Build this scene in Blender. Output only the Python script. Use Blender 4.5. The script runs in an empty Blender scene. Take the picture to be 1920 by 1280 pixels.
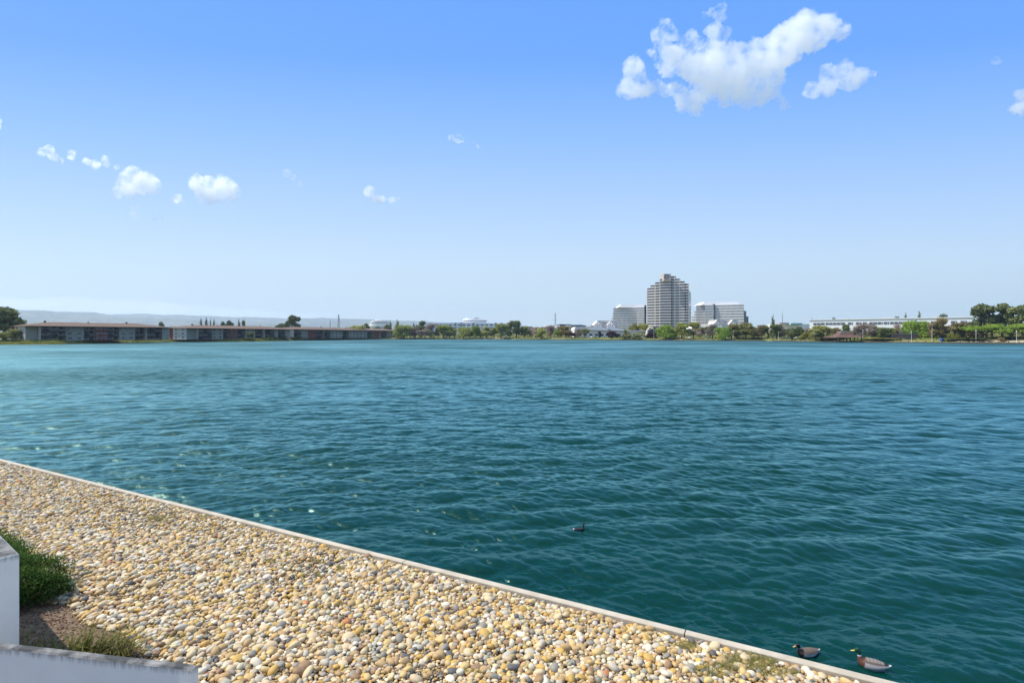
import bpy, math, random
import numpy as np
from mathutils import Vector, Matrix, noise as mnoise
R = math.radians
S = bpy.context.scene
COL = S.collection
H = 5.3          # eye height above the lagoon
F = 1000.0       # focal length in photo pixels (1920 wide)
HZ = 628.0       # horizon row
random.seed(7)
rng = np.random.default_rng(7)

def W(px, py, Y):            # world point seen at a photo pixel at depth Y
    return Vector(((px-960.0)/F*Y, Y, H-(py-HZ)/F*Y))
def X(px, Y): return (px-960.0)/F*Y
def Z(py, Y): return H-(py-HZ)/F*Y

# ------------------------------------------------------------ scene basics
cam_d = bpy.data.cameras.new('camera'); cam = bpy.data.objects.new('camera', cam_d); COL.objects.link(cam)
cam.location = (0, 0, H); cam.rotation_euler = (R(90), 0, 0)
cam_d.sensor_width = 36; cam_d.lens = 36*F/1920.0; cam_d.shift_y = -(640-HZ)/1920.0
cam_d.clip_start = .1; cam_d.clip_end = 60000
S.camera = cam
S.view_settings.view_transform = 'Standard'; S.view_settings.look = 'None'
S.view_settings.exposure = 0.0; S.view_settings.gamma = 1
SUN_EL = 53; SUN_AZ = Vector((-.985, .17)).normalized()
EXPO = .35
S.view_settings.exposure = EXPO
sd = bpy.data.lights.new('sun', 'SUN'); sd.energy = 4.2; sd.angle = R(.53); sd.color = (1, .95, .87)
so = bpy.data.objects.new('sun', sd); COL.objects.link(so)
sdir = Vector((SUN_AZ.x*math.cos(R(SUN_EL)), SUN_AZ.y*math.cos(R(SUN_EL)), math.sin(R(SUN_EL))))
so.rotation_euler = sdir.to_track_quat('Z', 'Y').to_euler()
so.location = (0, 0, 60)

# ------------------------------------------------------------ node helpers
def new_mat(name):
    m = bpy.data.materials.new(name); m.use_nodes = True
    nt = m.node_tree; nt.nodes.clear()
    return m, nt
def nd(nt, t, **kw):
    n = nt.nodes.new(t)
    for k, v in kw.items():
        if k.startswith('_'): setattr(n, k[1:], v)
        else:
            k2 = k.replace('__', ' ')
            n.inputs[int(k2[1:]) if k2[0] == 'i' and k2[1:].isdigit() else k2].default_value = v
    return n
def lk(nt, a, b): nt.links.new(a, b)

# ------------------------------------------------------------ world
w = bpy.data.worlds.new('World'); S.world = w; w.use_nodes = True
nt = w.node_tree; nt.nodes.clear()
sky = nt.nodes.new('ShaderNodeTexSky'); sky.sky_type = 'NISHITA'; sky.sun_disc = False
sky.sun_elevation = R(SUN_EL); sky.sun_rotation = math.atan2(SUN_AZ.x, SUN_AZ.y)
sky.altitude = 0; sky.air_density = 1.0; sky.dust_density = .6; sky.ozone_density = 1.6
# the pale, even marine air of the photograph: the sky model blended with its own elevation profile
tc = nt.nodes.new('ShaderNodeTexCoord'); mpg = nt.nodes.new('ShaderNodeMapping'); mpg.inputs['Scale'].default_value = (.45, 1, 1); lk(nt, tc.outputs['Generated'], mpg.inputs[0])
nrm_ = nd(nt, 'ShaderNodeVectorMath', _operation='NORMALIZE'); lk(nt, mpg.outputs[0], nrm_.inputs[0])
sp = nt.nodes.new('ShaderNodeSeparateXYZ'); lk(nt, nrm_.outputs[0], sp.inputs[0])
rp = nt.nodes.new('ShaderNodeValToRGB'); lk(nt, sp.outputs['Z'], rp.inputs[0])
def lin(c): return tuple(((x/255+.055)/1.055)**2.4 if x > 10 else x/255/12.92 for x in c)
STR = .12
stops = [(0, (215,228,241)), (.06, (210,228,244)), (.13, (203,228,252)), (.2, (186,218,257)), (.34, (144,193,258)), (.46, (104,168,258)), (.56, (96,162,255)), (.72, (138,184,254)), (1, (188,216,256))]
while len(rp.color_ramp.elements) < len(stops): rp.color_ramp.elements.new(.5)
for e, (p, c) in zip(rp.color_ramp.elements, stops):
    e.position = p; k = 2**-EXPO/2.0; e.color = tuple(q*k for q in lin(c)) + (1,)
sc = nd(nt, 'ShaderNodeVectorMath', _operation='SCALE', Scale=2.0/STR); lk(nt, rp.outputs[0], sc.inputs[0])
mx = nd(nt, 'ShaderNodeMix', _data_type='RGBA'); mx.inputs['Factor'].default_value = .97
lk(nt, sky.outputs[0], mx.inputs[6]); lk(nt, sc.outputs[0], mx.inputs[7])
bg = nt.nodes.new('ShaderNodeBackground'); bg.inputs[1].default_value = STR
wo = nt.nodes.new('ShaderNodeOutputWorld')
lk(nt, mx.outputs[2], bg.inputs[0]); lk(nt, bg.outputs[0], wo.inputs[0])

S.cycles.max_bounces = 44; S.cycles.diffuse_bounces = 3; S.cycles.glossy_bounces = 3
S.cycles.transmission_bounces = 4; S.cycles.volume_bounces = 40; S.cycles.transparent_max_bounces = 8
S.cycles.use_denoising = True; S.cycles.caustics_reflective = False; S.cycles.caustics_refractive = False
S.cycles.sample_clamp_indirect = 6; S.cycles.sample_clamp_direct = 2

# ------------------------------------------------------------ haze
def put(name, me, mat=None, parent=None, **props):
    o = bpy.data.objects.new(name, me); COL.objects.link(o)
    if mat is not None and me is not None and hasattr(me, 'materials') and not me.materials:
        for mm in (mat if isinstance(mat, (list, tuple)) else [mat]): me.materials.append(mm)
    if parent is not None: o.parent = parent
    for k, v in props.items(): o[k] = v
    return o
def box_mesh(name, a, b):
    (x0, y0, z0), (x1, y1, z1) = a, b
    v = [(x0,y0,z0),(x1,y0,z0),(x1,y1,z0),(x0,y1,z0),(x0,y0,z1),(x1,y0,z1),(x1,y1,z1),(x0,y1,z1)]
    f = [(0,3,2,1),(4,5,6,7),(0,1,5,4),(1,2,6,5),(2,3,7,6),(3,0,4,7)]
    me = bpy.data.meshes.new(name); me.from_pydata(v, [], f); return me
HAZE_D = 7e-5
m, nt = new_mat('sea_haze')
v = nt.nodes.new('ShaderNodeVolumePrincipled'); v.inputs['Density'].default_value = HAZE_D
v.inputs['Color'].default_value = (.74, .88, 1, 1); v.inputs['Anisotropy'].default_value = .3
o_ = nt.nodes.new('ShaderNodeOutputMaterial'); lk(nt, v.outputs[0], o_.inputs['Volume'])
haze = put('haze', box_mesh('haze', (-14000, -300, -4), (14000, 13500, 700)), m, kind='stuff', label='pale sea haze softening the far hills')

# ------------------------------------------------------------ clouds
def ico(sub):
    import bmesh
    bm = bmesh.new(); bmesh.ops.create_icosphere(bm, subdivisions=sub, radius=1)
    vs = np.array([q.co[:] for q in bm.verts]); fs = np.array([[q.index for q in f.verts] for f in bm.faces]); bm.free()
    return vs, fs
ICO = {k: ico(k) for k in (1, 2, 3)}
def mesh_np(name, vs, fs, smooth=True):
    me = bpy.data.meshes.new(name)
    vs = np.asarray(vs, dtype=np.float32); fs = np.asarray(fs, dtype=np.int32)
    n, k = fs.shape
    me.vertices.add(len(vs)); me.vertices.foreach_set('co', vs.ravel())
    me.loops.add(n*k); me.loops.foreach_set('vertex_index', fs.ravel())
    me.polygons.add(n); me.polygons.foreach_set('loop_start', np.arange(0, n*k, k, dtype=np.int32))
    if smooth: me.polygons.foreach_set('use_smooth', np.ones(n, dtype=bool))
    me.update(calc_edges=True); me.validate() if False else None
    return me
def cloud_mat(name, dens, nscale, lo, hi):
    m, nt = new_mat(name)
    tc = nt.nodes.new('ShaderNodeTexCoord')
    n1 = nd(nt, 'ShaderNodeTexNoise', Scale=nscale, Detail=6.0, Roughness=.7)
    lk(nt, tc.outputs['Object'], n1.inputs['Vector'])
    mr = nt.nodes.new('ShaderNodeMapRange'); mr.inputs[1].default_value = lo; mr.inputs[2].default_value = hi
    mr.inputs[3].default_value = 0; mr.inputs[4].default_value = dens
    lk(nt, n1.outputs[0], mr.inputs[0])
    v = nt.nodes.new('ShaderNodeVolumePrincipled')
    v.inputs['Color'].default_value = (1, 1, 1, 1); v.inputs['Anisotropy'].default_value = .7
    lk(nt, mr.outputs[0], v.inputs['Density'])
    o_ = nt.nodes.new('ShaderNodeOutputMaterial'); lk(nt, v.outputs[0], o_.inputs['Volume'])
    m.cycles.volume_step_rate = CLOUD_STEP
    return m
CLOUD_STEP = .5
CLOUD_TEX = bpy.data.textures.new('billows', 'CLOUDS'); CLOUD_TEX.noise_scale = 90; CLOUD_TEX.noise_depth = 5
CLOUD_TEX3 = bpy.data.textures.new('frays', 'CLOUDS'); CLOUD_TEX3.noise_scale = 14; CLOUD_TEX3.noise_depth = 3; CLOUD_TEX3.noise_type = 'HARD_NOISE'
CLOUD_TEX2 = bpy.data.textures.new('wisps', 'CLOUDS'); CLOUD_TEX2.noise_scale = 30; CLOUD_TEX2.noise_depth = 4
def cloud(blobs, Y, mat, label, voxel=9, disp=70, flat=.6):
    # blobs: (px, py, radius in photo pixels)
    cx = sum(b[0] for b in blobs)/len(blobs); cy = sum(b[1] for b in blobs)/len(blobs)
    c = W(cx, cy, Y); V, Fc = [], []; iv, fv = ICO[3]; off = 0
    for (px, py, r) in blobs:
        p = W(px, py, Y) - c; rr = r/F*Y
        V.append(iv*np.array([rr, rr*flat, rr]) + np.array(p)); Fc.append(fv+off); off += len(iv)
    o = put('cloud', mesh_np('cloud', np.concatenate(V), np.concatenate(Fc)), mat, label=label, category='cloud', group='white clouds in the blue sky')
    o.location = c
    md = o.modifiers.new('union', 'REMESH'); md.mode = 'VOXEL'; md.voxel_size = voxel
    for t, s in ((CLOUD_TEX, disp), (CLOUD_TEX2, disp*.55)):
        d = o.modifiers.new('billow', 'DISPLACE'); d.texture = t; d.strength = s; d.mid_level = .5; d.texture_coords = 'LOCAL'
    md = o.modifiers.new('skin', 'REMESH'); md.mode = 'VOXEL'; md.voxel_size = voxel*.6
    d = o.modifiers.new('fray', 'DISPLACE'); d.texture = CLOUD_TEX3; d.strength = disp*.45; d.mid_level = .4; d.texture_coords = 'LOCAL'
    return o
def zc(l, ox, oy, s, g=1.22): return [(ox+a/s, oy+b/s, r/s*g) for a, b, r in l]
CM = cloud_mat('cloud_vapour', .07, .017, .40, .64)
CM4 = cloud_mat('cloud_vapour_far', .042, .013, .41, .64)
CM2 = cloud_mat('cloud_vapour_thin', .055, .02, .42, .66)
CM3 = cloud_mat('cloud_vapour_faint', .024, .02, .40, .66)
cloud(zc([(760,420,130),(900,440,140),(1050,390,120),(1200,300,120),(1330,210,115),(1460,180,90),(1560,190,60),(1600,160,38),(700,560,95),(850,600,85),(1000,600,95),(1110,520,80),
  (480,390,95),(400,330,55),(1180,660,36),(1210,690,24),(620,690,52),(560,640,55),(600,420,100),(540,720,30)], 1120, 0, 3.43), 2360, CM, 'largest white cloud, spread across the upper right of the sky')
cloud(zc([(390,220,50),(440,160,42),(480,210,40),(600,240,48),(640,280,44),(560,270,40)], 1120, 0, 3.43), 2360, CM2, 'thin ragged cloud tuft on the left shoulder of the largest cloud', voxel=8, disp=40)
cloud(zc([(690,100,26),(740,80,30),(795,60,36),(800,120,36),(760,200,50),(830,210,40),(790,260,50),(850,270,30)], 1120, 0, 3.43), 2360, CM2, 'hooked cloud wisp standing on the top of the largest cloud', voxel=8, disp=36)
cloud(zc([(230,450,72),(220,540,72),(150,580,36),(300,560,50),(345,572,46),(390,560,44),(430,595,40),(480,570,40),(530,590,40)], 1120, 0, 3.43), 2360, CM, 'small round cloud just left of the largest cloud', voxel=8, disp=45)
cloud(zc([(1590,440,50),(1490,480,62),(1610,510,72),(1700,490,50),(1770,475,26),(1480,570,50),(1390,580,50),(1340,600,22)], 1120, 0, 3.43), 3300, CM4, 'wedge shaped cloud just right of and below the largest cloud', voxel=8, disp=45)
cloud([(1912,178,12),(1930,185,22),(1905,205,8),(1925,208,14)], 2360, CM, 'cloud cut off by the right edge of the photo', voxel=8, disp=45)
cloud(zc([(1000,660,52),(960,730,75),(1080,740,80),(1160,750,50),(900,790,50),(980,820,36)], 0, 160, 4), 4300, CM4, 'hazy white cloud over the far hills, left of the brightest low cloud', voxel=11, disp=50)
cloud(zc([(1480,730,56),(1560,780,85),(1660,770,85),(1740,800,60),(1560,840,56),(1680,845,50),(1690,720,26)], 0, 160, 4), 4700, CM4, 'brightest of the small low clouds at the left', voxel=11, disp=50)
cloud(zc([(1340,850,34),(1290,840,14),(1380,890,16)], 0, 160, 4), 4300, CM2, 'faint small puff beside the lower left of the brightest low cloud', voxel=9, disp=30)
cloud(zc([(310,500,30),(370,485,36),(410,540,34),(450,570,26)], 0, 160, 4), 4300, CM2, 'leftmost of the two curled wisps above the low clouds', voxel=9, disp=36)
cloud(zc([(540,520,32),(550,550,18)], 0, 160, 4), 4300, CM2, 'tiny puff between the two curled wisps', voxel=9, disp=25)
cloud(zc([(650,570,30),(710,590,34),(790,555,30),(800,595,28),(870,615,20)], 0, 160, 4), 4300, CM2, 'wide flat wisp just above the hazy white cloud', voxel=9, disp=36)
cloud(zc([(1000,930,36),(1030,980,30)], 0, 160, 4), 4300, CM3, 'very faint puff straight below the hazy white cloud', voxel=9, disp=30)
cloud(zc([(1190,1000,34),(1160,990,18)], 0, 160, 4), 4300, CM3, 'very faint puff lowest and right below the hazy white cloud', voxel=9, disp=30)
cloud([(0,240,9),(-10,232,14)], 2900, CM, 'cloud cut off by the left edge of the photo', voxel=8, disp=30)
cloud(zc([(850,640,42),(890,680,32),(950,695,30),(1020,700,28),(1070,690,14)], 480, 200, 4), 4000, CM, 'small tick shaped cloud low in the middle of the sky', voxel=9, disp=26)
cloud(zc([(1465,230,28),(1510,235,30),(1560,250,16),(1625,265,16),(1660,300,20)], 480, 200, 4), 3200, CM2, 'thin comma shaped wisp high in the middle of the sky', voxel=8, disp=26)
cloud(zc([(230,500,30),(290,530,24),(330,585,30)], 480, 200, 4), 4000, CM3, 'barely visible wisp left of the tick shaped cloud', voxel=9, disp=26)
cloud([(1868,113,9),(1878,117,8)], 2360, CM3, 'barely visible scrap of cloud above the right edge cloud', voxel=8, disp=20)

# ================================================================ materials
def pbr(name, col, rough=.7, var=.0, vscale=3.0, bump=0.0, bscale=20.0, spec=.3, metal=0.0, attr=None, col2=None, coord='Object', detail=4.0, lo=.35, hi=.65):
    m, nt = new_mat(name)
    b = nt.nodes.new('ShaderNodeBsdfPrincipled'); o_ = nt.nodes.new('ShaderNodeOutputMaterial'); lk(nt, b.outputs[0], o_.inputs[0])
    b.inputs['Roughness'].default_value = rough; b.inputs['Metallic'].default_value = metal
    b.inputs['Specular IOR Level'].default_value = spec
    tc = nt.nodes.new('ShaderNodeTexCoord')
    src = None
    if attr:
        at = nd(nt, 'ShaderNodeAttribute', _attribute_name=attr); src = at.outputs['Color']
    if var > 0 or col2:
        n1 = nd(nt, 'ShaderNodeTexNoise', Scale=vscale, Detail=detail, Roughness=.6); lk(nt, tc.outputs[coord], n1.inputs['Vector'])
        mr = nt.nodes.new('ShaderNodeMapRange'); mr.inputs[1].default_value = lo; mr.inputs[2].default_value = hi
        lk(nt, n1.outputs[0], mr.inputs[0])
        mx = nd(nt, 'ShaderNodeMix', _data_type='RGBA'); lk(nt, mr.outputs[0], mx.inputs['Factor'])
        if attr:
            mx.blend_type = 'MULTIPLY'
            mr.inputs[3].default_value = 0; mr.inputs[4].default_value = 1
            lk(nt, src, mx.inputs[6]); mx.inputs[7].default_value = (1-var,)*3+(1,)
        else:
            c2 = col2 or tuple(c*(1-var) for c in col)
            mx.inputs[6].default_value = tuple(col)+(1,); mx.inputs[7].default_value = tuple(c2)+(1,)
        src = mx.outputs[2]
    if src is not None: lk(nt, src, b.inputs['Base Color'])
    else: b.inputs['Base Color'].default_value = tuple(col)+(1,)
    if bump > 0:
        n2 = nd(nt, 'ShaderNodeTexNoise', Scale=bscale, Detail=5.0, Roughness=.6); lk(nt, tc.outputs[coord], n2.inputs['Vector'])
        bp = nt.nodes.new('ShaderNodeBump'); bp.inputs['Strength'].default_value = bump; bp.inputs['Distance'].default_value = .02
        lk(nt, n2.outputs[0], bp.inputs['Height']); lk(nt, bp.outputs[0], b.inputs['Normal'])
    return m
def leafy(name, col, col2, trans=.25, scale=6.0):
    m, nt = new_mat(name)
    tc = nt.nodes.new('ShaderNodeTexCoord')
    n1 = nd(nt, 'ShaderNodeTexNoise', Scale=scale, Detail=3.0); lk(nt, tc.outputs['Object'], n1.inputs['Vector'])
    mr = nt.nodes.new('ShaderNodeMapRange'); mr.inputs[1].default_value = .35; mr.inputs[2].default_value = .65; lk(nt, n1.outputs[0], mr.inputs[0])
    mx = nd(nt, 'ShaderNodeMix', _data_type='RGBA'); lk(nt, mr.outputs[0], mx.inputs['Factor'])
    mx.inputs[6].default_value = tuple(col)+(1,); mx.inputs[7].default_value = tuple(col2)+(1,)
    oi = nt.nodes.new('ShaderNodeObjectInfo')
    hs = nt.nodes.new('ShaderNodeHueSaturation'); mv = nt.nodes.new('ShaderNodeMapRange'); mv.inputs[3].default_value = .82; mv.inputs[4].default_value = 1.2
    lk(nt, oi.outputs['Random'], mv.inputs[0]); lk(nt, mv.outputs[0], hs.inputs['Value']); lk(nt, mx.outputs[2], hs.inputs['Color'])
    d = nt.nodes.new('ShaderNodeBsdfDiffuse'); t = nt.nodes.new('ShaderNodeBsdfTranslucent'); a = nt.nodes.new('ShaderNodeMixShader'); a.inputs[0].default_value = trans
    lk(nt, hs.outputs[0], d.inputs[0]); lk(nt, hs.outputs[0], t.inputs[0]); lk(nt, d.outputs[0], a.inputs[1]); lk(nt, t.outputs[0], a.inputs[2])
    o_ = nt.nodes.new('ShaderNodeOutputMaterial'); lk(nt, a.outputs[0], o_.inputs[0])
    return m

# ================================================================ mesh builder
class MB:
    def __init__(s): s.v = []; s.f = []; s.mi = []
    def add(s, vs, fs, mi=0):
        n = len(s.v); s.v += [tuple(v) for v in vs]; s.f += [tuple(i+n for i in f) for f in fs]; s.mi += [mi]*len(fs)
    def box(s, a, b, mi=0, M=None):
        x0,y0,z0 = a; x1,y1,z1 = b
        v = [Vector(p) for p in ((x0,y0,z0),(x1,y0,z0),(x1,y1,z0),(x0,y1,z0),(x0,y0,z1),(x1,y0,z1),(x1,y1,z1),(x0,y1,z1))]
        if M is not None: v = [M@p for p in v]
        s.add(v, [(0,3,2,1),(4,5,6,7),(0,1,5,4),(1,2,6,5),(2,3,7,6),(3,0,4,7)], mi)
    def prism(s, poly, vec, mi=0):        # polygon (3d points) swept by vec
        n = len(poly); vec = Vector(vec); a = [Vector(p) for p in poly]; b = [p+vec for p in a]
        s.add(a+b, [tuple(range(n))[::-1], tuple(range(n, 2*n))]+[(i,(i+1)%n,n+(i+1)%n,n+i) for i in range(n)], mi)
    def tube(s, pts, rad, k=8, mi=0, cap=True):
        pts = [Vector(p) for p in pts]; base = len(s.v); n = len(pts)
        for i, p in enumerate(pts):
            t = (pts[min(i+1,n-1)]-pts[max(i-1,0)]).normalized()
            a = t.cross(Vector((.13,.31,.94)) if abs(t.z) < .9 else Vector((1,0,0))).normalized(); b = t.cross(a)
            for j in range(k):
                g = 2*math.pi*j/k; s.v.append(tuple(p+(a*math.cos(g)+b*math.sin(g))*rad[i]))
        for i in range(n-1):
            for j in range(k):
                q = base+i*k; s.f.append((q+j, q+(j+1)%k, q+k+(j+1)%k, q+k+j)); s.mi.append(mi)
        if cap:
            s.f.append(tuple(base+j for j in range(k))[::-1]); s.f.append(tuple(base+(n-1)*k+j for j in range(k))); s.mi += [mi, mi]
    def build(s, name, mat, parent=None, smooth=False, **props):
        me = bpy.data.meshes.new(name); me.from_pydata(s.v, [], s.f)
        for mm in (mat if isinstance(mat, (list, tuple)) else [mat]): me.materials.append(mm)
        if any(s.mi): me.polygons.foreach_set('material_index', s.mi)
        if smooth: me.polygons.foreach_set('use_smooth', [True]*len(s.f))
        import bmesh
        bm = bmesh.new(); bm.from_mesh(me); bmesh.ops.recalc_face_normals(bm, faces=bm.faces); bm.to_mesh(me); bm.free()
        o = bpy.data.objects.new(name, me); COL.objects.link(o)
        if parent is not None: o.parent = parent
        for k, v in props.items(): o[k] = v
        return o
def thing(name, label, cat, loc=(0,0,0), rz=0, group=None):
    o = bpy.data.objects.new(name, None); COL.objects.link(o); o.location = loc; o.rotation_euler = (0,0,rz)
    o.empty_display_size = .3; o['label'] = label; o['category'] = cat
    if group: o['group'] = group
    return o
def dup(root, loc, rz=0, sc=(1,1,1), label=None, group=None):
    r = root.copy(); COL.objects.link(r); r.location = loc; r.rotation_euler = (0,0,rz); r.scale = sc
    if label: r['label'] = label
    if group: r['group'] = group
    for ch in root.children:
        c = ch.copy(); COL.objects.link(c); c.parent = r
        for g in ch.children:
            d = g.copy(); COL.objects.link(d); d.parent = c
    return r

# ================================================================ lagoon water (wind chop, summed wave spectrum)
def wave_tile(N, L, lmin, lmax, ang, slope, spread, seed):
    g = np.random.default_rng(seed)
    k1 = 2*np.pi*np.fft.fftfreq(N, L/N); kx, ky = np.meshgrid(k1, k1, indexing='ij'); k = np.hypot(kx, ky); k[0,0] = 1
    cd = np.abs(np.cos(np.arctan2(ky, kx)-ang))
    A = k**-2.0 * (cd**spread + .04)
    lam = 2*np.pi/k; A *= np.clip((lam-lmin)/(lmin*.15+1e-9), 0, 1)*np.clip((lmax-lam)/(lmax*.25), 0, 1); A[0,0] = 0
    h = (g.normal(size=(N,N))+1j*g.normal(size=(N,N)))*A
    ht = np.fft.ifft2(h).real; sx = np.fft.ifft2(1j*kx*h).real; sy = np.fft.ifft2(1j*ky*h).real
    q = slope/np.sqrt((sx**2+sy**2).mean())
    dx = np.fft.ifft2(-1j*kx/k*h).real*q; dy = np.fft.ifft2(-1j*ky/k*h).real*q
    return np.stack([ht*q, dx, dy], -1), L, N
def tile_at(T, x, y):
    A, L, N = T
    u = (x/L*N) % N; v = (y/L*N) % N; i = np.floor(u).astype(int); j = np.floor(v).astype(int); fu = (u-i)[:,None]; fv = (v-j)[:,None]
    i %= N; j %= N; i1 = (i+1) % N; j1 = (j+1) % N
    return (A[i,j]*(1-fu)*(1-fv)+A[i1,j]*fu*(1-fv)+A[i,j1]*(1-fu)*fv+A[i1,j1]*fu*fv)
TL = [wave_tile(512, 5.3, .04, .18, R(62), .20, 2, 3), wave_tile(512, 13.1, .18, .66, R(58), .19, 2.2, 4), wave_tile(512, 15.1, .18, .72, R(98), .19, 2.2, 8), wave_tile(1024, 61.0, .66, 2.5, R(92), .125, 2.2, 5), wave_tile(512, 171.0, 2.5, 9.0, R(80), .04, 4, 6)]
SLP = [.20, .16, 0, .13, .035]
FADE = [(11, 22), (28, 88), (28, 88), (130, 420), (450, 1400)]
def lownoise(x, y, k, s0): return np.sin(x*k+1.7*np.sin(y*k*.7+s0)+s0)*np.sin(y*k*1.3+1.3*np.sin(x*k*.6+s0*2))
def build_water():
    core = np.linspace(-50, 50, 900); side = np.linspace(0, 1, 26)[1:]**1.6*37
    th = np.radians(np.concatenate([(-50-side)[::-1], core, 50+side]))
    r = [6.3]
    while r[-1] < 820: r.append(r[-1]*(1.0027 if r[-1] < 26 else 1.0036 if r[-1] < 90 else 1.0058))
    r = np.array(r); rr, tt = np.meshgrid(r, th, indexing='ij'); n0, n1 = rr.shape
    x = (rr*np.sin(tt)).ravel(); y = (rr*np.cos(tt)).ravel(); rf = rr.ravel()
    P = np.zeros((len(x), 3)); ms = []
    gust = np.clip(.5+.5*lownoise(x, y, .045, 1.)+.25*lownoise(x, y, .17, 4.), 0, 1.2)
    wr = 1/(1+np.exp(-(x+2+6*lownoise(x, y, .12, 2.))/5)); amp = [.55+.75*gust, wr**.5*(.75+.45*gust), (1-wr)**.5*(.75+.45*gust), .85+.3*gust, 1+0*gust]
    for T, (a, b), am in zip(TL, FADE, amp):
        wgt = np.clip((b-rf)/(b-a), 0, 1)
        P += tile_at(T, x, y)*(wgt*am)[:,None]; ms.append(1-wgt)
    V = np.stack([x+P[:,1]*1.15, y+P[:,2]*1.15, P[:,0]], -1)
    idx = np.arange(n0*n1).reshape(n0, n1)
    Fq = np.stack([idx[:-1,:-1], idx[1:,:-1], idx[1:,1:], idx[:-1,1:]], -1).reshape(-1, 4)
    me = mesh_np('water', V, Fq[:, ::-1])
    miss = sum(a_*b_**2 for a_, b_ in zip(ms, SLP))
    at = me.attributes.new('unresolved', 'FLOAT', 'POINT'); at.data.foreach_set('value', (miss*(.84+.28*gust)).astype(np.float32))
    return me
m_water, nt = new_mat('lagoon_water')
o_ = nt.nodes.new('ShaderNodeOutputMaterial'); mixs = nt.nodes.new('ShaderNodeMixShader'); fr = nd(nt, 'ShaderNodeFresnel', IOR=1.335)
df = nt.nodes.new('ShaderNodeBsdfDiffuse'); gl = nt.nodes.new('ShaderNodeBsdfGlossy'); gl.inputs['Color'].default_value = (.58, .96, .93, 1)
lk(nt, df.outputs[0], mixs.inputs[1]); lk(nt, gl.outputs[0], mixs.inputs[2]); lk(nt, mixs.outputs[0], o_.inputs[0])
tc = nt.nodes.new('ShaderNodeTexCoord')
n1 = nd(nt, 'ShaderNodeTexNoise', Scale=.05, Detail=3.0); lk(nt, tc.outputs['Object'], n1.inputs['Vector'])
mx = nd(nt, 'ShaderNodeMix', _data_type='RGBA'); lk(nt, n1.outputs[0], mx.inputs['Factor'])
mx.inputs[6].default_value = (.0001, .024, .0175, 1); mx.inputs[7].default_value = (.0001, .036, .027, 1)
lk(nt, mx.outputs[2], df.inputs['Color'])
at = nd(nt, 'ShaderNodeAttribute', _attribute_name='unresolved')
ad = nd(nt, 'ShaderNodeMath', _operation='ADD'); lk(nt, at.outputs['Fac'], ad.inputs[0]); ad.inputs[1].default_value = .0022
s2 = nd(nt, 'ShaderNodeMath', _operation='MULTIPLY'); lk(nt, ad.outputs[0], s2.inputs[0]); s2.inputs[1].default_value = .3
pw = nd(nt, 'ShaderNodeMath', _operation='POWER'); lk(nt, s2.outputs[0], pw.inputs[0]); pw.inputs[1].default_value = .25
lk(nt, pw.outputs[0], gl.inputs['Roughness'])
# waves too small to model far away: their tilt lowers the mirror strength as well as blurring it
rf_ = nt.nodes.new('ShaderNodeMapRange'); rf_.inputs[1].default_value = .035; rf_.inputs[2].default_value = .085; rf_.inputs[3].default_value = 1.0; rf_.inputs[4].default_value = .24; lk(nt, at.outputs['Fac'], rf_.inputs[0])
ff = nd(nt, 'ShaderNodeMath', _operation='MULTIPLY'); lk(nt, fr.outputs[0], ff.inputs[0]); lk(nt, rf_.outputs[0], ff.inputs[1]); lk(nt, ff.outputs[0], mixs.inputs[0])
# finest ripples
mp = nt.nodes.new('ShaderNodeMapping'); mp.inputs['Scale'].default_value = (.45, 1.3, 1); mp.inputs['Rotation'].default_value = (0, 0, R(28)); lk(nt, tc.outputs['Object'], mp.inputs[0])
n2 = nd(nt, 'ShaderNodeTexNoise', Scale=10.0, Detail=3.0, Roughness=.6, Distortion=.5); lk(nt, mp.outputs[0], n2.inputs['Vector'])
bp = nt.nodes.new('ShaderNodeBump'); bp.inputs['Strength'].default_value = .9; bp.inputs['Distance'].default_value = .017
lk(nt, n2.outputs[0], bp.inputs['Height'])
for q_ in (fr, df, gl): lk(nt, bp.outputs[0], q_.inputs['Normal'])
water = put('water', build_water(), m_water, kind='structure', label='teal lagoon water with short wind waves')

_n = len(water.data.vertices); _c = np.empty(_n*3, np.float32); water.data.vertices.foreach_get('co', _c); _c = _c.reshape(-1, 3)
def wz(x, y, r=.16):                  # mean height of the rippled surface round a floating bird
    k = np.hypot(_c[:,0]-x, _c[:,1]-y) < r; return float(_c[k, 2].mean())

# ================================================================ stone bank at our feet
P0 = Vector((5.6, 7.67)); U = Vector((-26.5, 14.03)).normalized(); NI = Vector((U.y*-1, U.x))   # NI: inland
if NI.y > 0: NI = -NI
CW = .15
def zg(x, y):
    d = (Vector((x, y))-P0).dot(NI); return .205+.05*max(d, 0)
def G(px, py):                         # point of the bank seen at a photo pixel
    z = .4
    for _ in range(12):
        Y = (H-z)*F/(py-HZ); z = zg(X(px, Y), Y)
    return Vector((X(px, Y), Y, z))
def sd_(s, d, z): q = P0+U*s+NI*d; return (q.x, q.y, z)
m_dirt = pbr('dirt', (.13,.085,.052), .95, col2=(.26,.18,.11), vscale=9, bump=.9, bscale=60, detail=8)
ss = np.linspace(-45, 160, 330); ds = np.concatenate([[.06], np.linspace(.15, 14, 60), [20, 40, 90]])
V = []; 
for s in ss:
    for d in ds:
        p = sd_(s, d, 0); V.append((p[0], p[1], zg(p[0], p[1])+.018*mnoise.noise(Vector((p[0]*2.3, p[1]*2.3, 0)))))
nd_ = len(ds); Fq = [(i*nd_+j, i*nd_+j+1, (i+1)*nd_+j+1, (i+1)*nd_+j) for i in range(len(ss)-1) for j in range(nd_-1)]
ground = put('ground', mesh_np('ground', V, Fq), m_dirt, kind='structure', label='brown earth under the stones')

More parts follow.
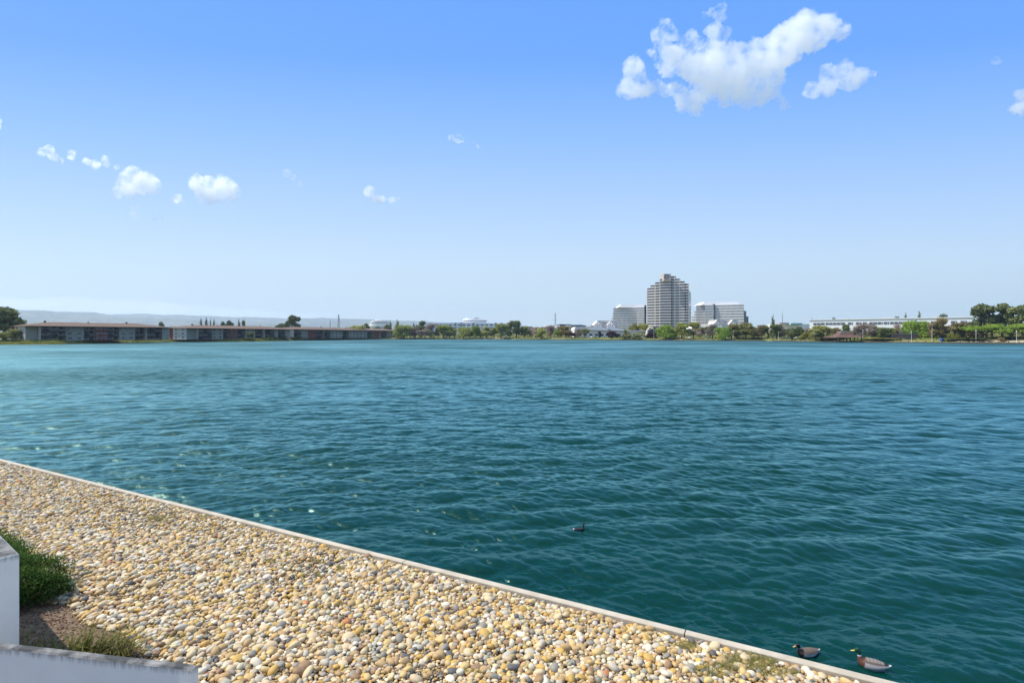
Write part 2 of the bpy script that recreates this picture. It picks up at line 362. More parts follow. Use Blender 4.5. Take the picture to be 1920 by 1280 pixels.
m_curb = pbr('pale_concrete', (.58,.50,.37), .85, col2=(.45,.38,.275), vscale=2.2, bump=.25, bscale=40, detail=8)
mb = MB(); s = -45.0
while s < 160:
    L = 5.98; a = sd_(s, 0, -1.5)
    q = [sd_(s, .0, -1.5), sd_(s+L, .0, -1.5), sd_(s+L, CW, -1.5), sd_(s, CW, -1.5)]
    mb.prism(q, (0,0,1.79))
    c = .012; q = [sd_(s, c, .29), sd_(s+L, c, .29), sd_(s+L, CW-c, .29), sd_(s, CW-c, .29)]
    # small worn chamfer on top
    lo = [sd_(s, .0, .29), sd_(s+L, .0, .29), sd_(s+L, CW, .29), sd_(s, CW, .29)]; hi = [(p[0], p[1], .302) for p in q]
    mb.add(lo+hi, [(4,5,6,7)]+[(i,(i+1)%4,4+(i+1)%4,4+i) for i in range(4)])
    s += 6.0
mb.build('concrete_edging', m_curb, label='long narrow pale concrete edging between the stones and the water', category='edging')

# ---- stones
def in_poly(x, y, poly):
    c = np.zeros(len(x), bool); n = len(poly)
    for i in range(n):
        x0, y0 = poly[i]; x1, y1 = poly[i-1]
        k = ((y0 > y) != (y1 > y)) & (x < (x1-x0)*(y-y0)/(y1-y0+1e-12)+x0); c ^= k
    return c
MULCH = [tuple(G(*p)[:2]) for p in ((-60,1060),(20,1075),(85,1130),(128,1136),(150,1170),(205,1180),(240,1200),(270,1228),(300,1246),(330,1262),(300,1330),(-60,1330))]
def field(sp, seed, s0=-6, s1=40, d0=.2, d1=11.5):
    g = np.random.default_rng(seed); ny = int((d1-d0)/(sp*.866)); nx = int((s1-s0)/sp)
    I, J = np.meshgrid(np.arange(nx), np.arange(ny), indexing='ij')
    s = s0+(I+.5*(J % 2))*sp; d = d0+J*sp*.866
    s = s.ravel()+g.normal(size=s.size)*sp*.2; d = np.maximum(d.ravel()+g.normal(size=d.size)*sp*.2, d0)
    x = P0.x+U.x*s+NI.x*d; y = P0.y+U.y*s+NI.y*d; z = .205+.05*d
    px = 960+F*x/np.maximum(y, .1); py = HZ+F*(H-z)/np.maximum(y, .1)
    ok = (px > -260) & (px < 2150) & (py < 1420) & (y > 4) & ~in_poly(x, y, MULCH)
    return x[ok], y[ok], z[ok], px[ok], py[ok], d[ok]
PAL = np.array([(.64,.49,.29),(.72,.63,.48),(.47,.31,.135),(.55,.34,.085),(.50,.44,.34),(.28,.25,.20),(.11,.105,.10),(.29,.175,.09),(.46,.17,.06),(.60,.42,.17)])
PALN = ['cream','off white','tan','golden','pale grey','grey','dark slate','brown','rust red','sandy yellow']
PW = np.array([.24,.10,.19,.10,.11,.075,.022,.06,.004,.10]); PW = PW/PW.sum(); PAL = PAL**.93*np.array([1.06, 1.02, .93])
def shapes(sub, n=14):
    out = []; iv, fv = ICO[sub]
    for k in range(n):
        g = np.random.default_rng(100+k); v = iv.copy()
        for _ in range(3):
            a = g.normal(size=3); a /= np.linalg.norm(a); t = v@a
            v = v*(1+.13*g.uniform(-1, 1)*np.sin(t*2.2+g.uniform(0, 6)))[:,None]
        v = np.sign(v)*np.abs(v)**g.uniform(.86, 1.0)
        out.append(v)
    return out, fv
def rotm(yaw, tx, ty):
    cz, sz, cx, sx, cy, sy = np.cos(yaw), np.sin(yaw), np.cos(tx), np.sin(tx), np.cos(ty), np.sin(ty); z = np.zeros_like(yaw); o = z+1
    Rz = np.stack([cz,-sz,z, sz,cz,z, z,z,o], -1).reshape(-1,3,3); Rx = np.stack([o,z,z, z,cx,-sx, z,sx,cx], -1).reshape(-1,3,3)
    Ry = np.stack([cy,z,sy, z,o,z, -sy,z,cy], -1).reshape(-1,3,3); return Rz@Rx@Ry
m_stone = pbr('river_stone', (1,1,1), .62, var=.30, vscale=26, attr='stone_colour', spec=.35, bump=.12, bscale=90, lo=.42, hi=.72)
def stone_mesh(name, C, A, RM, cols, sh, fv, vi):
    Vs, Fs, Cs = [], [], []; off = 0
    for k in range(len(sh)):
        m = vi == k
        if not m.any(): continue
        v = sh[k][None]*A[m][:,None,:]; v = np.einsum('nij,nkj->nki', RM[m], v)+C[m][:,None,:]
        n, q = v.shape[:2]; Vs.append(v.reshape(-1, 3)); Fs.append((fv[None]+(off+np.arange(n)*q)[:,None,None]).reshape(-1, 3)); off += n*q
        Cs.append(np.repeat(cols[m], q, 0))
    me = mesh_np(name, np.concatenate(Vs), np.concatenate(Fs)); c = np.concatenate(Cs)
    at = me.color_attributes.new('stone_colour', 'FLOAT_COLOR', 'POINT')
    at.data.foreach_set('color', np.concatenate([c, np.ones((len(c),1))], 1).astype(np.float32).ravel()); return me
g = np.random.default_rng(11)
x, y, z, px, py, d = field(.081, 21)
bare = np.array([mnoise.noise(Vector((a*.55+9, b*.55, 3.1))) for a, b in zip(x, y)])
edge = np.array([mnoise.noise(Vector((a*3, b*3, 7))) for a, b in zip(x, y)])
keep = (bare < .42) | (g.uniform(size=len(x)) < .45); x, y, z, px, py, d, bare, edge = [q[keep] for q in (x, y, z, px, py, d, bare, edge)]
n = len(x); a = np.clip(np.exp(g.normal(size=n)*.28)*.0495, .026, .095)
A = np.stack([a, a*g.uniform(.62, .92, n), a*g.uniform(.42, .68, n)], 1)
RM = rotm(g.uniform(0, 6.283, n), g.normal(size=n)*.28, g.normal(size=n)*.28)
zz = z+A[:,2]*.75+g.uniform(-.008, .022, n)
near_edge = np.clip((.45-d)/.3, 0, 1); zz -= near_edge*.012
C = np.stack([x, y, zz], 1); ci = g.choice(len(PAL), size=n, p=PW); cols = PAL[ci]*g.uniform(.8, 1.15, (n,1))*g.uniform(.95, 1.05, (n,3))
vi = g.integers(0, 14, n)
# the cobbles that show largest are objects of their own
inf = (px > 2) & (px < 1918) & (py < 1278) & ~((px < 385) & (py > 1195))
score = np.where(inf, a*F/y*np.sqrt(A[:,1]/a), 0); big = np.zeros(n, bool); big[np.argsort(-score)[:300]] = True
sh2, f2 = shapes(2); sh1, f1 = shapes(1); sh3, f3 = shapes(3)
nearm = (y < 13.5) & ~big; farm = (y >= 13.5) & ~big
put('river_stones', stone_mesh('river_stones', C[nearm], A[nearm], RM[nearm], cols[nearm], sh2, f2, vi[nearm]), m_stone, kind='stuff', label='bed of rounded cream tan and grey river stones')
put('river_stones', stone_mesh('river_stones', C[farm], A[farm], RM[farm], cols[farm], sh1, f1, vi[farm]), m_stone, kind='stuff', label='farther strip of rounded river stones running along the edging')
cm = {}
for i in np.where(big)[0]:
    key = (int(vi[i]), int(ci[i]))
    if key not in cm:
        me = mesh_np('cobble', sh3[key[0]], f3); at = me.color_attributes.new('stone_colour', 'FLOAT_COLOR', 'POINT')
        at.data.foreach_set('color', np.tile(np.append(PAL[key[1]], 1), (len(sh3[0]), 1)).astype(np.float32).ravel()); me.materials.append(m_stone_big) if False else me.materials.append(m_stone)
        cm[key] = me
    o = bpy.data.objects.new('cobble', cm[key]); COL.objects.link(o)
    o.matrix_world = Matrix.Translation(C[i]) @ Matrix(RM[i].tolist()).to_4x4() @ Matrix.Diagonal((A[i,0], A[i,1], A[i,2], 1))
    o['label'] = f'{PALN[ci[i]]} cobble among the biggest stones of the near bank'; o['category'] = 'stone'; o['group'] = 'biggest cobbles on the near bank'
# small stones filling the gaps
x, y, z, px, py, d = field(.062, 33)
n = len(x); a = g.uniform(.016, .032, n); A = np.stack([a, a*.8, a*.6], 1); cols = PAL[g.choice(len(PAL), size=n, p=PW)]*g.uniform(.75, 1.05, (n,1))
C = np.stack([x, y, z+a*.3+.006], 1)
put('pebbles', stone_mesh('pebbles', C, A, rotm(g.uniform(0,6.28,n), g.normal(size=n)*.3, g.normal(size=n)*.3), cols, sh1, f1, g.integers(0, 14, n)), m_stone, kind='stuff', label='small pebbles filling the gaps between the stones')

# ---- mulch chips and soil in the planting corner
m_mulch = pbr('mulch', (.20,.10,.07), .95, var=.4, vscale=12, attr='stone_colour', spec=.1)
n = 9000; bx = [p[0] for p in MULCH]; by = [p[1] for p in MULCH]
x = g.uniform(min(bx)-.1, max(bx)+.4, n*2); y = g.uniform(min(by)-.2, max(by)+.2, n*2)
mk = in_poly(x, y, MULCH) | (g.uniform(size=2*n) < .12); x = x[mk]; y = y[mk]; n = len(x)
a = g.uniform(.006, .026, n); A = np.stack([a, a*g.uniform(.25,.6,n), a*.3], 1)
C = np.stack([x, y, np.array([zg(p, q) for p, q in zip(x, y)])+.008], 1)
MP = np.array([(.30,.15,.10),(.17,.09,.06),(.42,.26,.18),(.52,.40,.30)])
put('mulch', stone_mesh('mulch', C, A, rotm(g.uniform(0,6.28,n), g.normal(size=n)*.5, g.normal(size=n)*.5), MP[g.choice(4, size=n, p=[.4,.3,.22,.08])], sh1, f1, g.integers(0, 14, n)), m_mulch, kind='stuff', label='reddish brown mulch around the shrub and the tufted plant')

# ---- blades: weeds, tufts and needles as tapered curved strips
def blades(spec, segs=3):
    # spec: rows of (x, y, z, yaw, lean, height, width, curve)
    S_ = np.asarray(spec); n = len(S_); V = []; t = np.linspace(0, 1, segs+1)
    for k, tt in enumerate(t):
        lean = S_[:,4]+S_[:,7]*tt; w_ = S_[:,6]*(1-tt*.92)*.5
        r = S_[:,5]*tt*np.sin(lean); h = S_[:,5]*tt*np.cos(lean)
        cx = S_[:,0]+r*np.cos(S_[:,3]); cy = S_[:,1]+r*np.sin(S_[:,3]); cz = S_[:,2]+h
        ox = -np.sin(S_[:,3])*w_; oy = np.cos(S_[:,3])*w_
        V.append(np.stack([cx-ox, cy-oy, cz], 1)); V.append(np.stack([cx+ox, cy+oy, cz], 1))
    V = np.stack(V, 1).reshape(-1, 3); q = 2*(segs+1)
    f = np.array([(2*k, 2*k+1, 2*k+3, 2*k+2) for k in range(segs)])
    return V, (f[None]+(np.arange(n)*q)[:,None,None]).reshape(-1, 4)
m_weed = leafy('weed_leaves', (.20,.22,.05), (.40,.32,.13), .3, 14)
sp = []
for (px_, py_, rx, ry, cnt, hh) in [(300,975,30,6,300,.05),(100,888,16,4,110,.06),(385,972,14,4,60,.05),(556,1012,10,4,60,.05),(540,1042,8,3,50,.05),(508,1056,10,4,60,.05),(588,1056,14,4,70,.05),(640,1070,10,4,50,.05),(600,1082,10,4,60,.05),(440,1062,18,6,50,.06),
    (1285,1216,22,8,150,.05),(1400,1246,55,17,560,.06),(1340,1262,40,14,220,.05),(1230,1195,30,8,60,.05),(885,1265,20,6,40,.05),(1460,1268,40,8,160,.06),(330,1200,26,8,40,.05),(160,1075,20,6,50,.06)]:
    for _ in range(int(cnt*2.5)):
        r_ = math.sqrt(random.random()); t_ = random.random()*6.28
        p = G(px_+rx*r_*math.cos(t_), py_+ry*r_*math.sin(t_))
        sp.append((p.x, p.y, p.z+.055, random.random()*6.28, random.uniform(.2, 1.0), random.uniform(.6, 1.4)*hh, .008, .5))
V, Fq = blades(sp); put('weeds', mesh_np('weeds', V, Fq), m_weed, kind='stuff', label='sparse green and straw weeds growing between the stones')

# ---- tufted strap leaved plant behind the low wall
m_flax = leafy('strap_leaves', (.13,.16,.035), (.26,.22,.08), .25, 5)
def clump(cx_list, n, hmin, hmax):
    sp = []
    for _ in range(n):
        c, sg = random.choice(cx_list); p = G(c[0]+random.gauss(0, sg), c[1]+random.gauss(0, 4))
        yaw = random.gauss(.25, 1.3); sp.append((p.x, p.y, p.z, yaw, random.uniform(.1, .75), random.uniform(hmin, hmax), random.uniform(.016, .032), random.uniform(.2, .9)))
    return sp
t = thing('tufted_plant', 'low tuft of strap shaped leaves growing behind the low concrete wall', 'plant', G(185, 1226))
V, Fq = blades(clump([((165,1228),14),((200,1228),16),((225,1234),10),((135,1228),10)], 300, .25, .62), 5); V = V-np.array(t.location)
put('foliage', mesh_np('foliage', V, Fq), m_flax, t)
t = thing('tufted_plant', 'few thin upright leaves at the foot of the concrete post wall', 'plant', G(62, 1226))
V, Fq = blades(clump([((60,1226),12),((95,1226),6),((20,1225),14)], 90, .22, .6), 5); V = V-np.array(t.location)
put('foliage', mesh_np('foliage', V, Fq), m_flax, t)
m_twig = pbr('dry_twig', (.16,.10,.07), .9)
mb = MB()
for _ in range(16):
    p = G(random.uniform(0, 130), 1224)-t.location; q = p+Vector((random.uniform(-.12,.12), random.uniform(-.06,.06), random.uniform(.25,.48)))
    mb.tube([p, (p+q)/2+Vector((random.uniform(-.03,.03),0,.02)), q], [.003,.0025,.001], 4)
mb.build('dry_stem', m_twig, t)

# ---- juniper
m_jun = leafy('juniper_needles', (.032,.072,.017), (.085,.145,.032), .15, 9)
c = G(36, 1134); t = thing('juniper_shrub', 'dense dark green juniper shrub behind the concrete post wall', 'shrub', c)
sp = []
lobes = [(0,0,.26,.58,.46,.42),(-.55,.35,.34,.64,.55,.46),(-1.1,.85,.32,.64,.55,.46),(.28,.25,.16,.38,.36,.26),(-.35,-.15,.24,.5,.38,.34),(-1.6,1.3,.32,.5,.5,.44),(-.25,.65,.25,.6,.5,.36),(-2.2,1.6,.32,.5,.5,.46)]
for (lx, ly, lz, ra, rb, rc) in lobes:
    for _ in range(4200):
        v = Vector((random.gauss(0,1), random.gauss(0,1), random.gauss(0,1))).normalized()
        if v.z < -.5: continue
        r_ = random.uniform(.6, 1.0)*(1+.22*mnoise.noise(v*3+Vector((lx, ly, 0)))+.26*mnoise.noise(v*7+Vector((lx, 5, ly))))
        p = Vector((lx+v.x*ra*r_, ly+v.y*rb*r_, max(lz+v.z*rc*r_, .02)))
        yaw = math.atan2(v.y, v.x)+random.gauss(0, .7); sp.append((p.x, p.y, p.z, yaw, random.uniform(.2, 1.7), random.uniform(.03, .075), random.uniform(.014, .026), random.uniform(-.4, .6)))
V, Fq = blades(sp, 2); put('foliage', mesh_np('foliage', V, Fq), m_jun, t)
mb = MB()
for k in range(12):
    e = random.choice(lobes); q = Vector((e[0]+random.uniform(-.3,.3), e[1]+random.uniform(-.2,.2), e[2]+.1)); mb.tube([(-.3,.1,0), (q.x*.5-.1, q.y*.5, .12), q], [.02,.014,.005], 5)
mb.build('stem', m_twig, t)

# ---- concrete walls
def stained(name, c1, c2, c3):
    m, nt = new_mat(name)
    b = nt.nodes.new('ShaderNodeBsdfPrincipled'); o_ = nt.nodes.new('ShaderNodeOutputMaterial'); lk(nt, b.outputs[0], o_.inputs[0]); b.inputs['Roughness'].default_value = .88
    tc = nt.nodes.new('ShaderNodeTexCoord')
    n1 = nd(nt, 'ShaderNodeTexNoise', Scale=3.0, Detail=8.0, Roughness=.65); lk(nt, tc.outputs['Object'], n1.inputs['Vector'])
    mx = nd(nt, 'ShaderNodeMix', _data_type='RGBA'); lk(nt, n1.outputs[0], mx.inputs['Factor']); mx.inputs[6].default_value = c1+(1,); mx.inputs[7].default_value = c2+(1,)
    # rain streaks of algae running down from the top edge
    mp = nt.nodes.new('ShaderNodeMapping'); mp.inputs['Scale'].default_value = (14, 14, 1.2); lk(nt, tc.outputs['Object'], mp.inputs[0])
    n2 = nd(nt, 'ShaderNodeTexNoise', Scale=1.0, Detail=6.0, Roughness=.7); lk(nt, mp.outputs[0], n2.inputs['Vector'])
    sp = nt.nodes.new('ShaderNodeSeparateXYZ'); lk(nt, tc.outputs['Object'], sp.inputs[0])
    mz = nt.nodes.new('ShaderNodeMapRange'); mz.inputs[1].default_value = -.17; mz.inputs[2].default_value = .01; lk(nt, sp.outputs['Z'], mz.inputs[0])
    ml = nd(nt, 'ShaderNodeMath', _operation='MULTIPLY'); lk(nt, n2.outputs[0], ml.inputs[0]); lk(nt, mz.outputs[0], ml.inputs[1])
    mr = nt.nodes.new('ShaderNodeMapRange'); mr.inputs[1].default_value = .24; mr.inputs[2].default_value = .56; mr.inputs[4].default_value = .85; lk(nt, ml.outputs[0], mr.inputs[0])
    m2 = nd(nt, 'ShaderNodeMix', _data_type='RGBA'); lk(nt, mr.outputs[0], m2.inputs['Factor']); lk(nt, mx.outputs[2], m2.inputs[6]); m2.inputs[7].default_value = c3+(1,)
    lk(nt, m2.outputs[2], b.inputs['Base Color'])
    n3 = nd(nt, 'ShaderNodeTexNoise', Scale=55.0, Detail=6.0); lk(nt, tc.outputs['Object'], n3.inputs['Vector'])
    bp = nt.nodes.new('ShaderNodeBump'); bp.inputs['Strength'].default_value = .35; bp.inputs['Distance'].default_value = .01; lk(nt, n3.outputs[0], bp.inputs['Height']); lk(nt, bp.outputs[0], b.inputs['Normal'])
    return m
m_wall = stained('stucco', (.92,.91,.80), (.78,.77,.68), (.17,.155,.125))
m_top = pbr('stained_shaded_wall_top', (.07,.07,.066), .9, col2=(.34,.32,.28), vscale=2.6, bump=.4, bscale=30, detail=9, lo=.46, hi=.70)  # weathering stain, with the post wall's shade on the low wall painted in
# low wall: top traced on its own plane, 0.12 m thick
ZT = 1.6
top = [(0,1213),(100,1224),(200,1236),(300,1247),(335,1251),(359,1255)]
fr = [Vector((X(p, (H-ZT)*F/(q-HZ)), (H-ZT)*F/(q-HZ), ZT)) for p, q in top]
fr = [fr[0]+(fr[0]-fr[1]).normalized()*2.2]+fr
o0 = fr[3].copy(); mb = MB(); pts = [p-o0 for p in fr]; n = len(pts); th = .095
prof = [(0,-1.6),(0,-.018),(.018,0),(th-.018,.004),(th,-.014),(th,-1.6)]
vs = []
for i, p in enumerate(pts):
    t_ = (pts[min(i+1,n-1)]-pts[max(i-1,0)]).normalized(); nn = Vector((-t_.y, t_.x, 0))
    for a_, h_ in prof: vs.append(p+nn*a_+Vector((0,0,h_)))
k = len(prof); fs = [(i*k+j, i*k+j+1, (i+1)*k+j+1, (i+1)*k+j) for i in range(n-1) for j in range(k-1)]+[tuple(range(k)), tuple((n-1)*k+j for j in range(k))[::-1]]
mb.add(vs, fs[:-2]); mb.add([vs[i] for i in range(k)]+[vs[(n-1)*k+i] for i in range(k)], [tuple(range(k)), tuple(range(k, 2*k))[::-1]])
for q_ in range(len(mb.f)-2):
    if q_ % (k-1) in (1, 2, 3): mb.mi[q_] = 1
mb.build('low_wall', [m_wall, m_top], label='low grey concrete wall with top dark with stains and painted shade in the bottom left corner', category='wall').location = o0
# post wall
c0 = Vector((-7.235, 7.83, 0)); dr = Vector((-.80, .60, 0)).normalized(); wv = Vector((-.60, -.80, 0)).normalized(); wt = .25
o0 = Vector((c0.x, c0.y, 2.10)); mb = MB()
L = 3.4; q0 = [Vector((0,0,0)), wv*wt, wv*wt+dr*L, dr*L]; b_ = .02
mb.prism([q-Vector((0,0,1.6)) for q in q0], (0,0,1.6-b_))
ins = [q0[0]+dr*b_+wv*b_, q0[1]+dr*b_-wv*b_, q0[2]-dr*b_-wv*b_, q0[3]-dr*b_+wv*b_]
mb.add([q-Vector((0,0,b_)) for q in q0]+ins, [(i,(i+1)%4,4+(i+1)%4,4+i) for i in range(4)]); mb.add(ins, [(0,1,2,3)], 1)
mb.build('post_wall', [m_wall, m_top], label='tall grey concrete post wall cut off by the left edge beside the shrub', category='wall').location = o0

# ================================================================ water birds (each body one continuous surface)
m_bird = pbr('feathers', (1,1,1), .6, var=.25, vscale=60, attr='plumage', spec=.3)
m_bill = pbr('yellow_bill', (.62,.50,.08), .45); m_bill2 = pbr('orange_bill', (.60,.36,.10), .45); m_bill3 = pbr('dark_bill', (.10,.08,.07), .4)
m_eye = pbr('bird_eye', (.01,.01,.01), .1, spec=.8)
def bird(name, label, loc, rz, rings, colf, bill, mbill, eyes, scale=1, zs=1):
    t = thing(name, label, 'bird', (loc[0], loc[1], wz(loc[0], loc[1])+.004), rz); k = 18; V = []; Cc = []
    # catmull-rom along rings (x, z, half width, half height)
    RG = np.array(rings, float); m_ = len(RG); N = 64; out = []
    for i in range(N+1):
        u = i/N*(m_-1); a_ = min(int(u), m_-2); f_ = u-a_
        p0, p1, p2, p3 = RG[max(a_-1,0)], RG[a_], RG[a_+1], RG[min(a_+2,m_-1)]
        out.append((.5*((2*p1)+(-p0+p2)*f_+(2*p0-5*p1+4*p2-p3)*f_*f_+(-p0+3*p1-3*p2+p3)*f_**3), u))
    for i, (q, u) in enumerate(out):
        a_ = out[max(i-1,0)][0]; b2 = out[min(i+1,N)][0]; tx, tz = b2[0]-a_[0], b2[1]-a_[1]; l = math.hypot(tx, tz) or 1; tx /= l; tz /= l
        for j in range(k):
            g_ = 2*math.pi*j/k; w_ = max(q[2], .001)*math.cos(g_); h_ = max(q[3], .001)*math.sin(g_)
            V.append((q[0]-tz*h_, w_, q[1]+tx*h_)); Cc.append(colf(u, math.sin(g_), abs(math.cos(g_)), V[-1]))
    fs = [(i*k+j, (i+1)*k+j, (i+1)*k+(j+1)%k, i*k+(j+1)%k) for i in range(N) for j in range(k)]
    me = bpy.data.meshes.new('body'); me.from_pydata(V, [], fs+[tuple(range(k)), tuple(N*k+j for j in range(k))[::-1]]); me.materials.append(m_bird)
    me.polygons.foreach_set('use_smooth', [True]*len(me.polygons))
    at = me.color_attributes.new('plumage', 'FLOAT_COLOR', 'POINT'); at.data.foreach_set('color', np.array([c+(1,) for c in Cc], np.float32).ravel())
    put('body', me, None, t)
    mb = MB(); vs = []
    for (bx_, bz_, bw, bh) in bill:
        for j in range(8): g_ = 2*math.pi*j/8; vs.append((bx_, bw*math.cos(g_), bz_+bh*math.sin(g_)))
    nb = len(bill); mb.add(vs, [(i*8+j, i*8+(j+1)%8, (i+1)*8+(j+1)%8, (i+1)*8+j) for i in range(nb-1) for j in range(8)]+[tuple(range((nb-1)*8, nb*8))]); mb.build('bill', mbill, t, smooth=True)
    for sg in (-1, 1):
        me = mesh_np('eye', ICO[1][0]*.0055, ICO[1][1]); e = put('eye', me, m_eye, t); e.location = (eyes[0], sg*eyes[1], eyes[2])
    t.scale = (scale, scale*1.05, scale*zs)
    return t
def lerp3(a, b, f): return tuple(a[i]*(1-f)+b[i]*f for i in range(3))
# ring stations of a mallard: 0 tail tip .. 5 breast .. 8 head .. 10 crown front
MR = [(-.285,.095,.010,.005),(-.245,.082,.036,.016),(-.185,.066,.068,.044),(-.08,.046,.098,.080),(.05,.040,.104,.086),(.14,.056,.084,.076),(.178,.100,.050,.050),(.190,.146,.032,.032),(.198,.182,.029,.033),(.216,.206,.031,.034),(.246,.203,.024,.024),(.262,.196,.014,.014)]
def drake(u, s_, c_, p):
    if u > 7.05: return (.012,.055,.030) if u < 10.4 else (.01,.04,.02)
    if u > 6.75: return (.72,.70,.66)
    if u > 4.7: return (.13,.055,.035)
    if s_ > .62:
        if u < .9: return (.60,.56,.50)
        if u < 1.9: return (.02,.02,.02)
        return (.10,.065,.05) if abs(p[1]) > .045 and s_ < .8 else lerp3((.17,.13,.10), (.32,.27,.22), .5+.5*math.sin(p[0]*120+8*p[1]))
    if u < 1.5: return (.60,.58,.55)
    return (.44,.41,.38) if s_ < .42 else (.26,.15,.10)
BILL = [(.252,.196,.013,.013),(.275,.188,.013,.009),(.305,.180,.015,.006),(.326,.177,.010,.004)]
bird('mallard_duck', 'duck with green head and yellow bill, right of the two ducks by the edging', (5.74, 8.50, -.004), R(152), MR, drake, BILL, m_bill, (.232,.024,.212), .90, 1.25)
def drake2(u, s_, c_, p):
    if u > 7.2: return (.02,.022,.020)
    if u > 6.95: return (.55,.52,.48)
    if u > 4.9: return (.06,.035,.03)
    if u < 1.1: return (.72,.70,.66) if c_ > .5 or s_ < 0 else (.03,.025,.02)
    if s_ > .25: return lerp3((.11,.07,.05), (.22,.16,.11), .5+.5*math.sin(p[0]*110+p[1]*90))
    return (.58,.55,.51)
bird('mallard_duck', 'darker duck with white rimmed tail, left of the two ducks by the edging', (4.90, 8.85, -.004), R(188), MR, drake2, BILL, m_bill2, (.232,.024,.212), .80, 1.05)
CR = [(-.23,.030,.004,.003),(-.18,.030,.016,.008),(-.12,.028,.040,.024),(-.02,.022,.055,.034),(.08,.024,.046,.034),(.125,.050,.026,.026),(.132,.095,.016,.018),(.134,.138,.015,.017),(.142,.162,.018,.020),(.162,.162,.014,.014),(.172,.158,.008,.008)]
def dark(u, s_, c_, p):
    if .9 < u < 1.9 and s_ > -.2 and -.15 < p[0] < -.105: return (.55,.50,.48)
    if u > 5: return (.025,.018,.016)
    return (.03,.026,.030) if s_ > 0 else (.10,.07,.06)
bird('diving_bird', 'small dark water bird with an upright neck swimming alone on the open water', (1.80, 14.42, -.004), R(6), CR, dark, [(.166,.158,.006,.006),(.20,.156,.003,.003),(.232,.154,.001,.001)], m_bill3, (.152,.014,.166))

# ================================================================ far shore
SH = [(-700,650.5),(-300,649),(0,646.2),(100,645.6),(240,642),(350,640.9),(480,640.1),(560,638.3),(620,637.1),(720,636.2),(840,636),(960,636.3),(1060,637.2),(1200,638),(1440,639.4),(1560,641.0),(1680,642.5),(1920,644.8),(2300,648),(2800,650)]
def shoreY(px):
    for (a, pa), (b, pb) in zip(SH, SH[1:]):
        if px <= b or b == SH[-1][0]:
            f = min(max((px-a)/(b-a), 0), 1); return H*F/((pa*(1-f)+pb*f)-HZ)
def prof_z(px, off):      # land height a given distance behind the water's edge
    bank = px < 560
    P = [(0,-1.2),(.02,.15),(5,1.1),(11,1.9),(18,2.0)] if bank else [(0,-1.2),(.02,.62),(1.2,.66),(5,.72),(12,1.6),(22,2.0)]
    for (a, za), (b, zb) in zip(P, P[1:]):
        if off <= b: return za+(zb-za)*max(off-a, 0)/(b-a)
    return 2.0
def LG(px, off):          # a point on the land behind the shore
    Y = shoreY(px)+off; return Vector((X(px, Y), Y, prof_z(px, off)))
m_lawn, nt = new_mat('lawn')
b = nt.nodes.new('ShaderNodeBsdfPrincipled'); o_ = nt.nodes.new('ShaderNodeOutputMaterial'); lk(nt, b.outputs[0], o_.inputs[0]); b.inputs['Roughness'].default_value = .95; b.inputs['Specular IOR Level'].default_value = .1
tc = nt.nodes.new('ShaderNodeTexCoord')
n1 = nd(nt, 'ShaderNodeTexNoise', Scale=.07, Detail=6.0, Roughness=.65); lk(nt, tc.outputs['Object'], n1.inputs['Vector'])
cr = nt.nodes.new('ShaderNodeValToRGB'); lk(nt, n1.outputs[0], cr.inputs[0])
cr.color_ramp.elements[0].position = .38; cr.color_ramp.elements[0].color = (.09,.125,.02,1); cr.color_ramp.elements[1].position = .66; cr.color_ramp.elements[1].color = (.34,.26,.13,1)
e = cr.color_ramp.elements.new(.52); e.color = (.19,.19,.05,1)
lk(nt, cr.outputs[0], b.inputs['Base Color'])
pxs = list(np.arange(-700, 2801, 12)); offs = [0,.02,1.2,5,8,12,18,22,40,70,120]
V = []
for p in pxs:
    for o in offs:
        q = LG(p, o); jz = .22*mnoise.noise(Vector((q.x*.12, q.y*.12, 0))) if 6 < o < 60 else 0; V.append((q.x, q.y, q.z+jz))
    q = LG(p, 300); V.append((q.x, q.y, 2.0))
    q = Vector((X(p, 13400), 13400, 2.0)); V.append(tuple(q))
k = len(offs)+2; Fq = [(i*k+j, (i+1)*k+j, (i+1)*k+j+1, i*k+j+1) for i in range(len(pxs)-1) for j in range(k-1)]
put('far_bank', mesh_np('far_bank', V, Fq), m_lawn, kind='structure', label='far bank of lawn and dry ground')
def strip(name, p0, p1, o0, o1, dz, mat, step=8, **pr):
    V = []; ps = list(np.arange(p0, p1+1, step))
    for p in ps:
        for o in np.linspace(o0, o1, 4):
            q = LG(p, o); V.append((q.x, q.y, q.z+dz+(.16 if o > 6 else 0)))
    f = [(i*4+j, (i+1)*4+j, (i+1)*4+j+1, i*4+j+1) for i in range(len(ps)-1) for j in range(3)]
    return put(name, mesh_np(name, V, f), mat, kind='structure', **pr)
m_path = pbr('path_sand', (.50,.42,.30), .9, col2=(.40,.33,.24), vscale=.4)
m_sand = pbr('bare_sand', (.55,.44,.30), .95, col2=(.42,.34,.22), vscale=.3)
m_asph = pbr('asphalt', (.06,.06,.062), .9, var=.3, vscale=.5)
strip('path', 560, 2300, 1.3, 4.4, .03, m_path, label='pale waterside path')
strip('road', 740, 1700, 40, 52, .05, m_asph, label='car park road behind the trees')
strip('bare_ground', 1790, 1990, 5.5, 17, .18, m_sand, label='bare sandy slope at the right')
strip('beach', 568, 586, .1, 4.5, .12, m_sand, step=3, label='small pale boat ramp')
strip('beach', 905, 945, .3, 9, .12, m_sand, step=8, label='sandy patch below the trees')
m_wood = pbr('weathered_wood', (.11,.075,.05), .9, var=.4, vscale=1.5)
mb = MB(); ps = list(np.arange(590, 2301, 10))
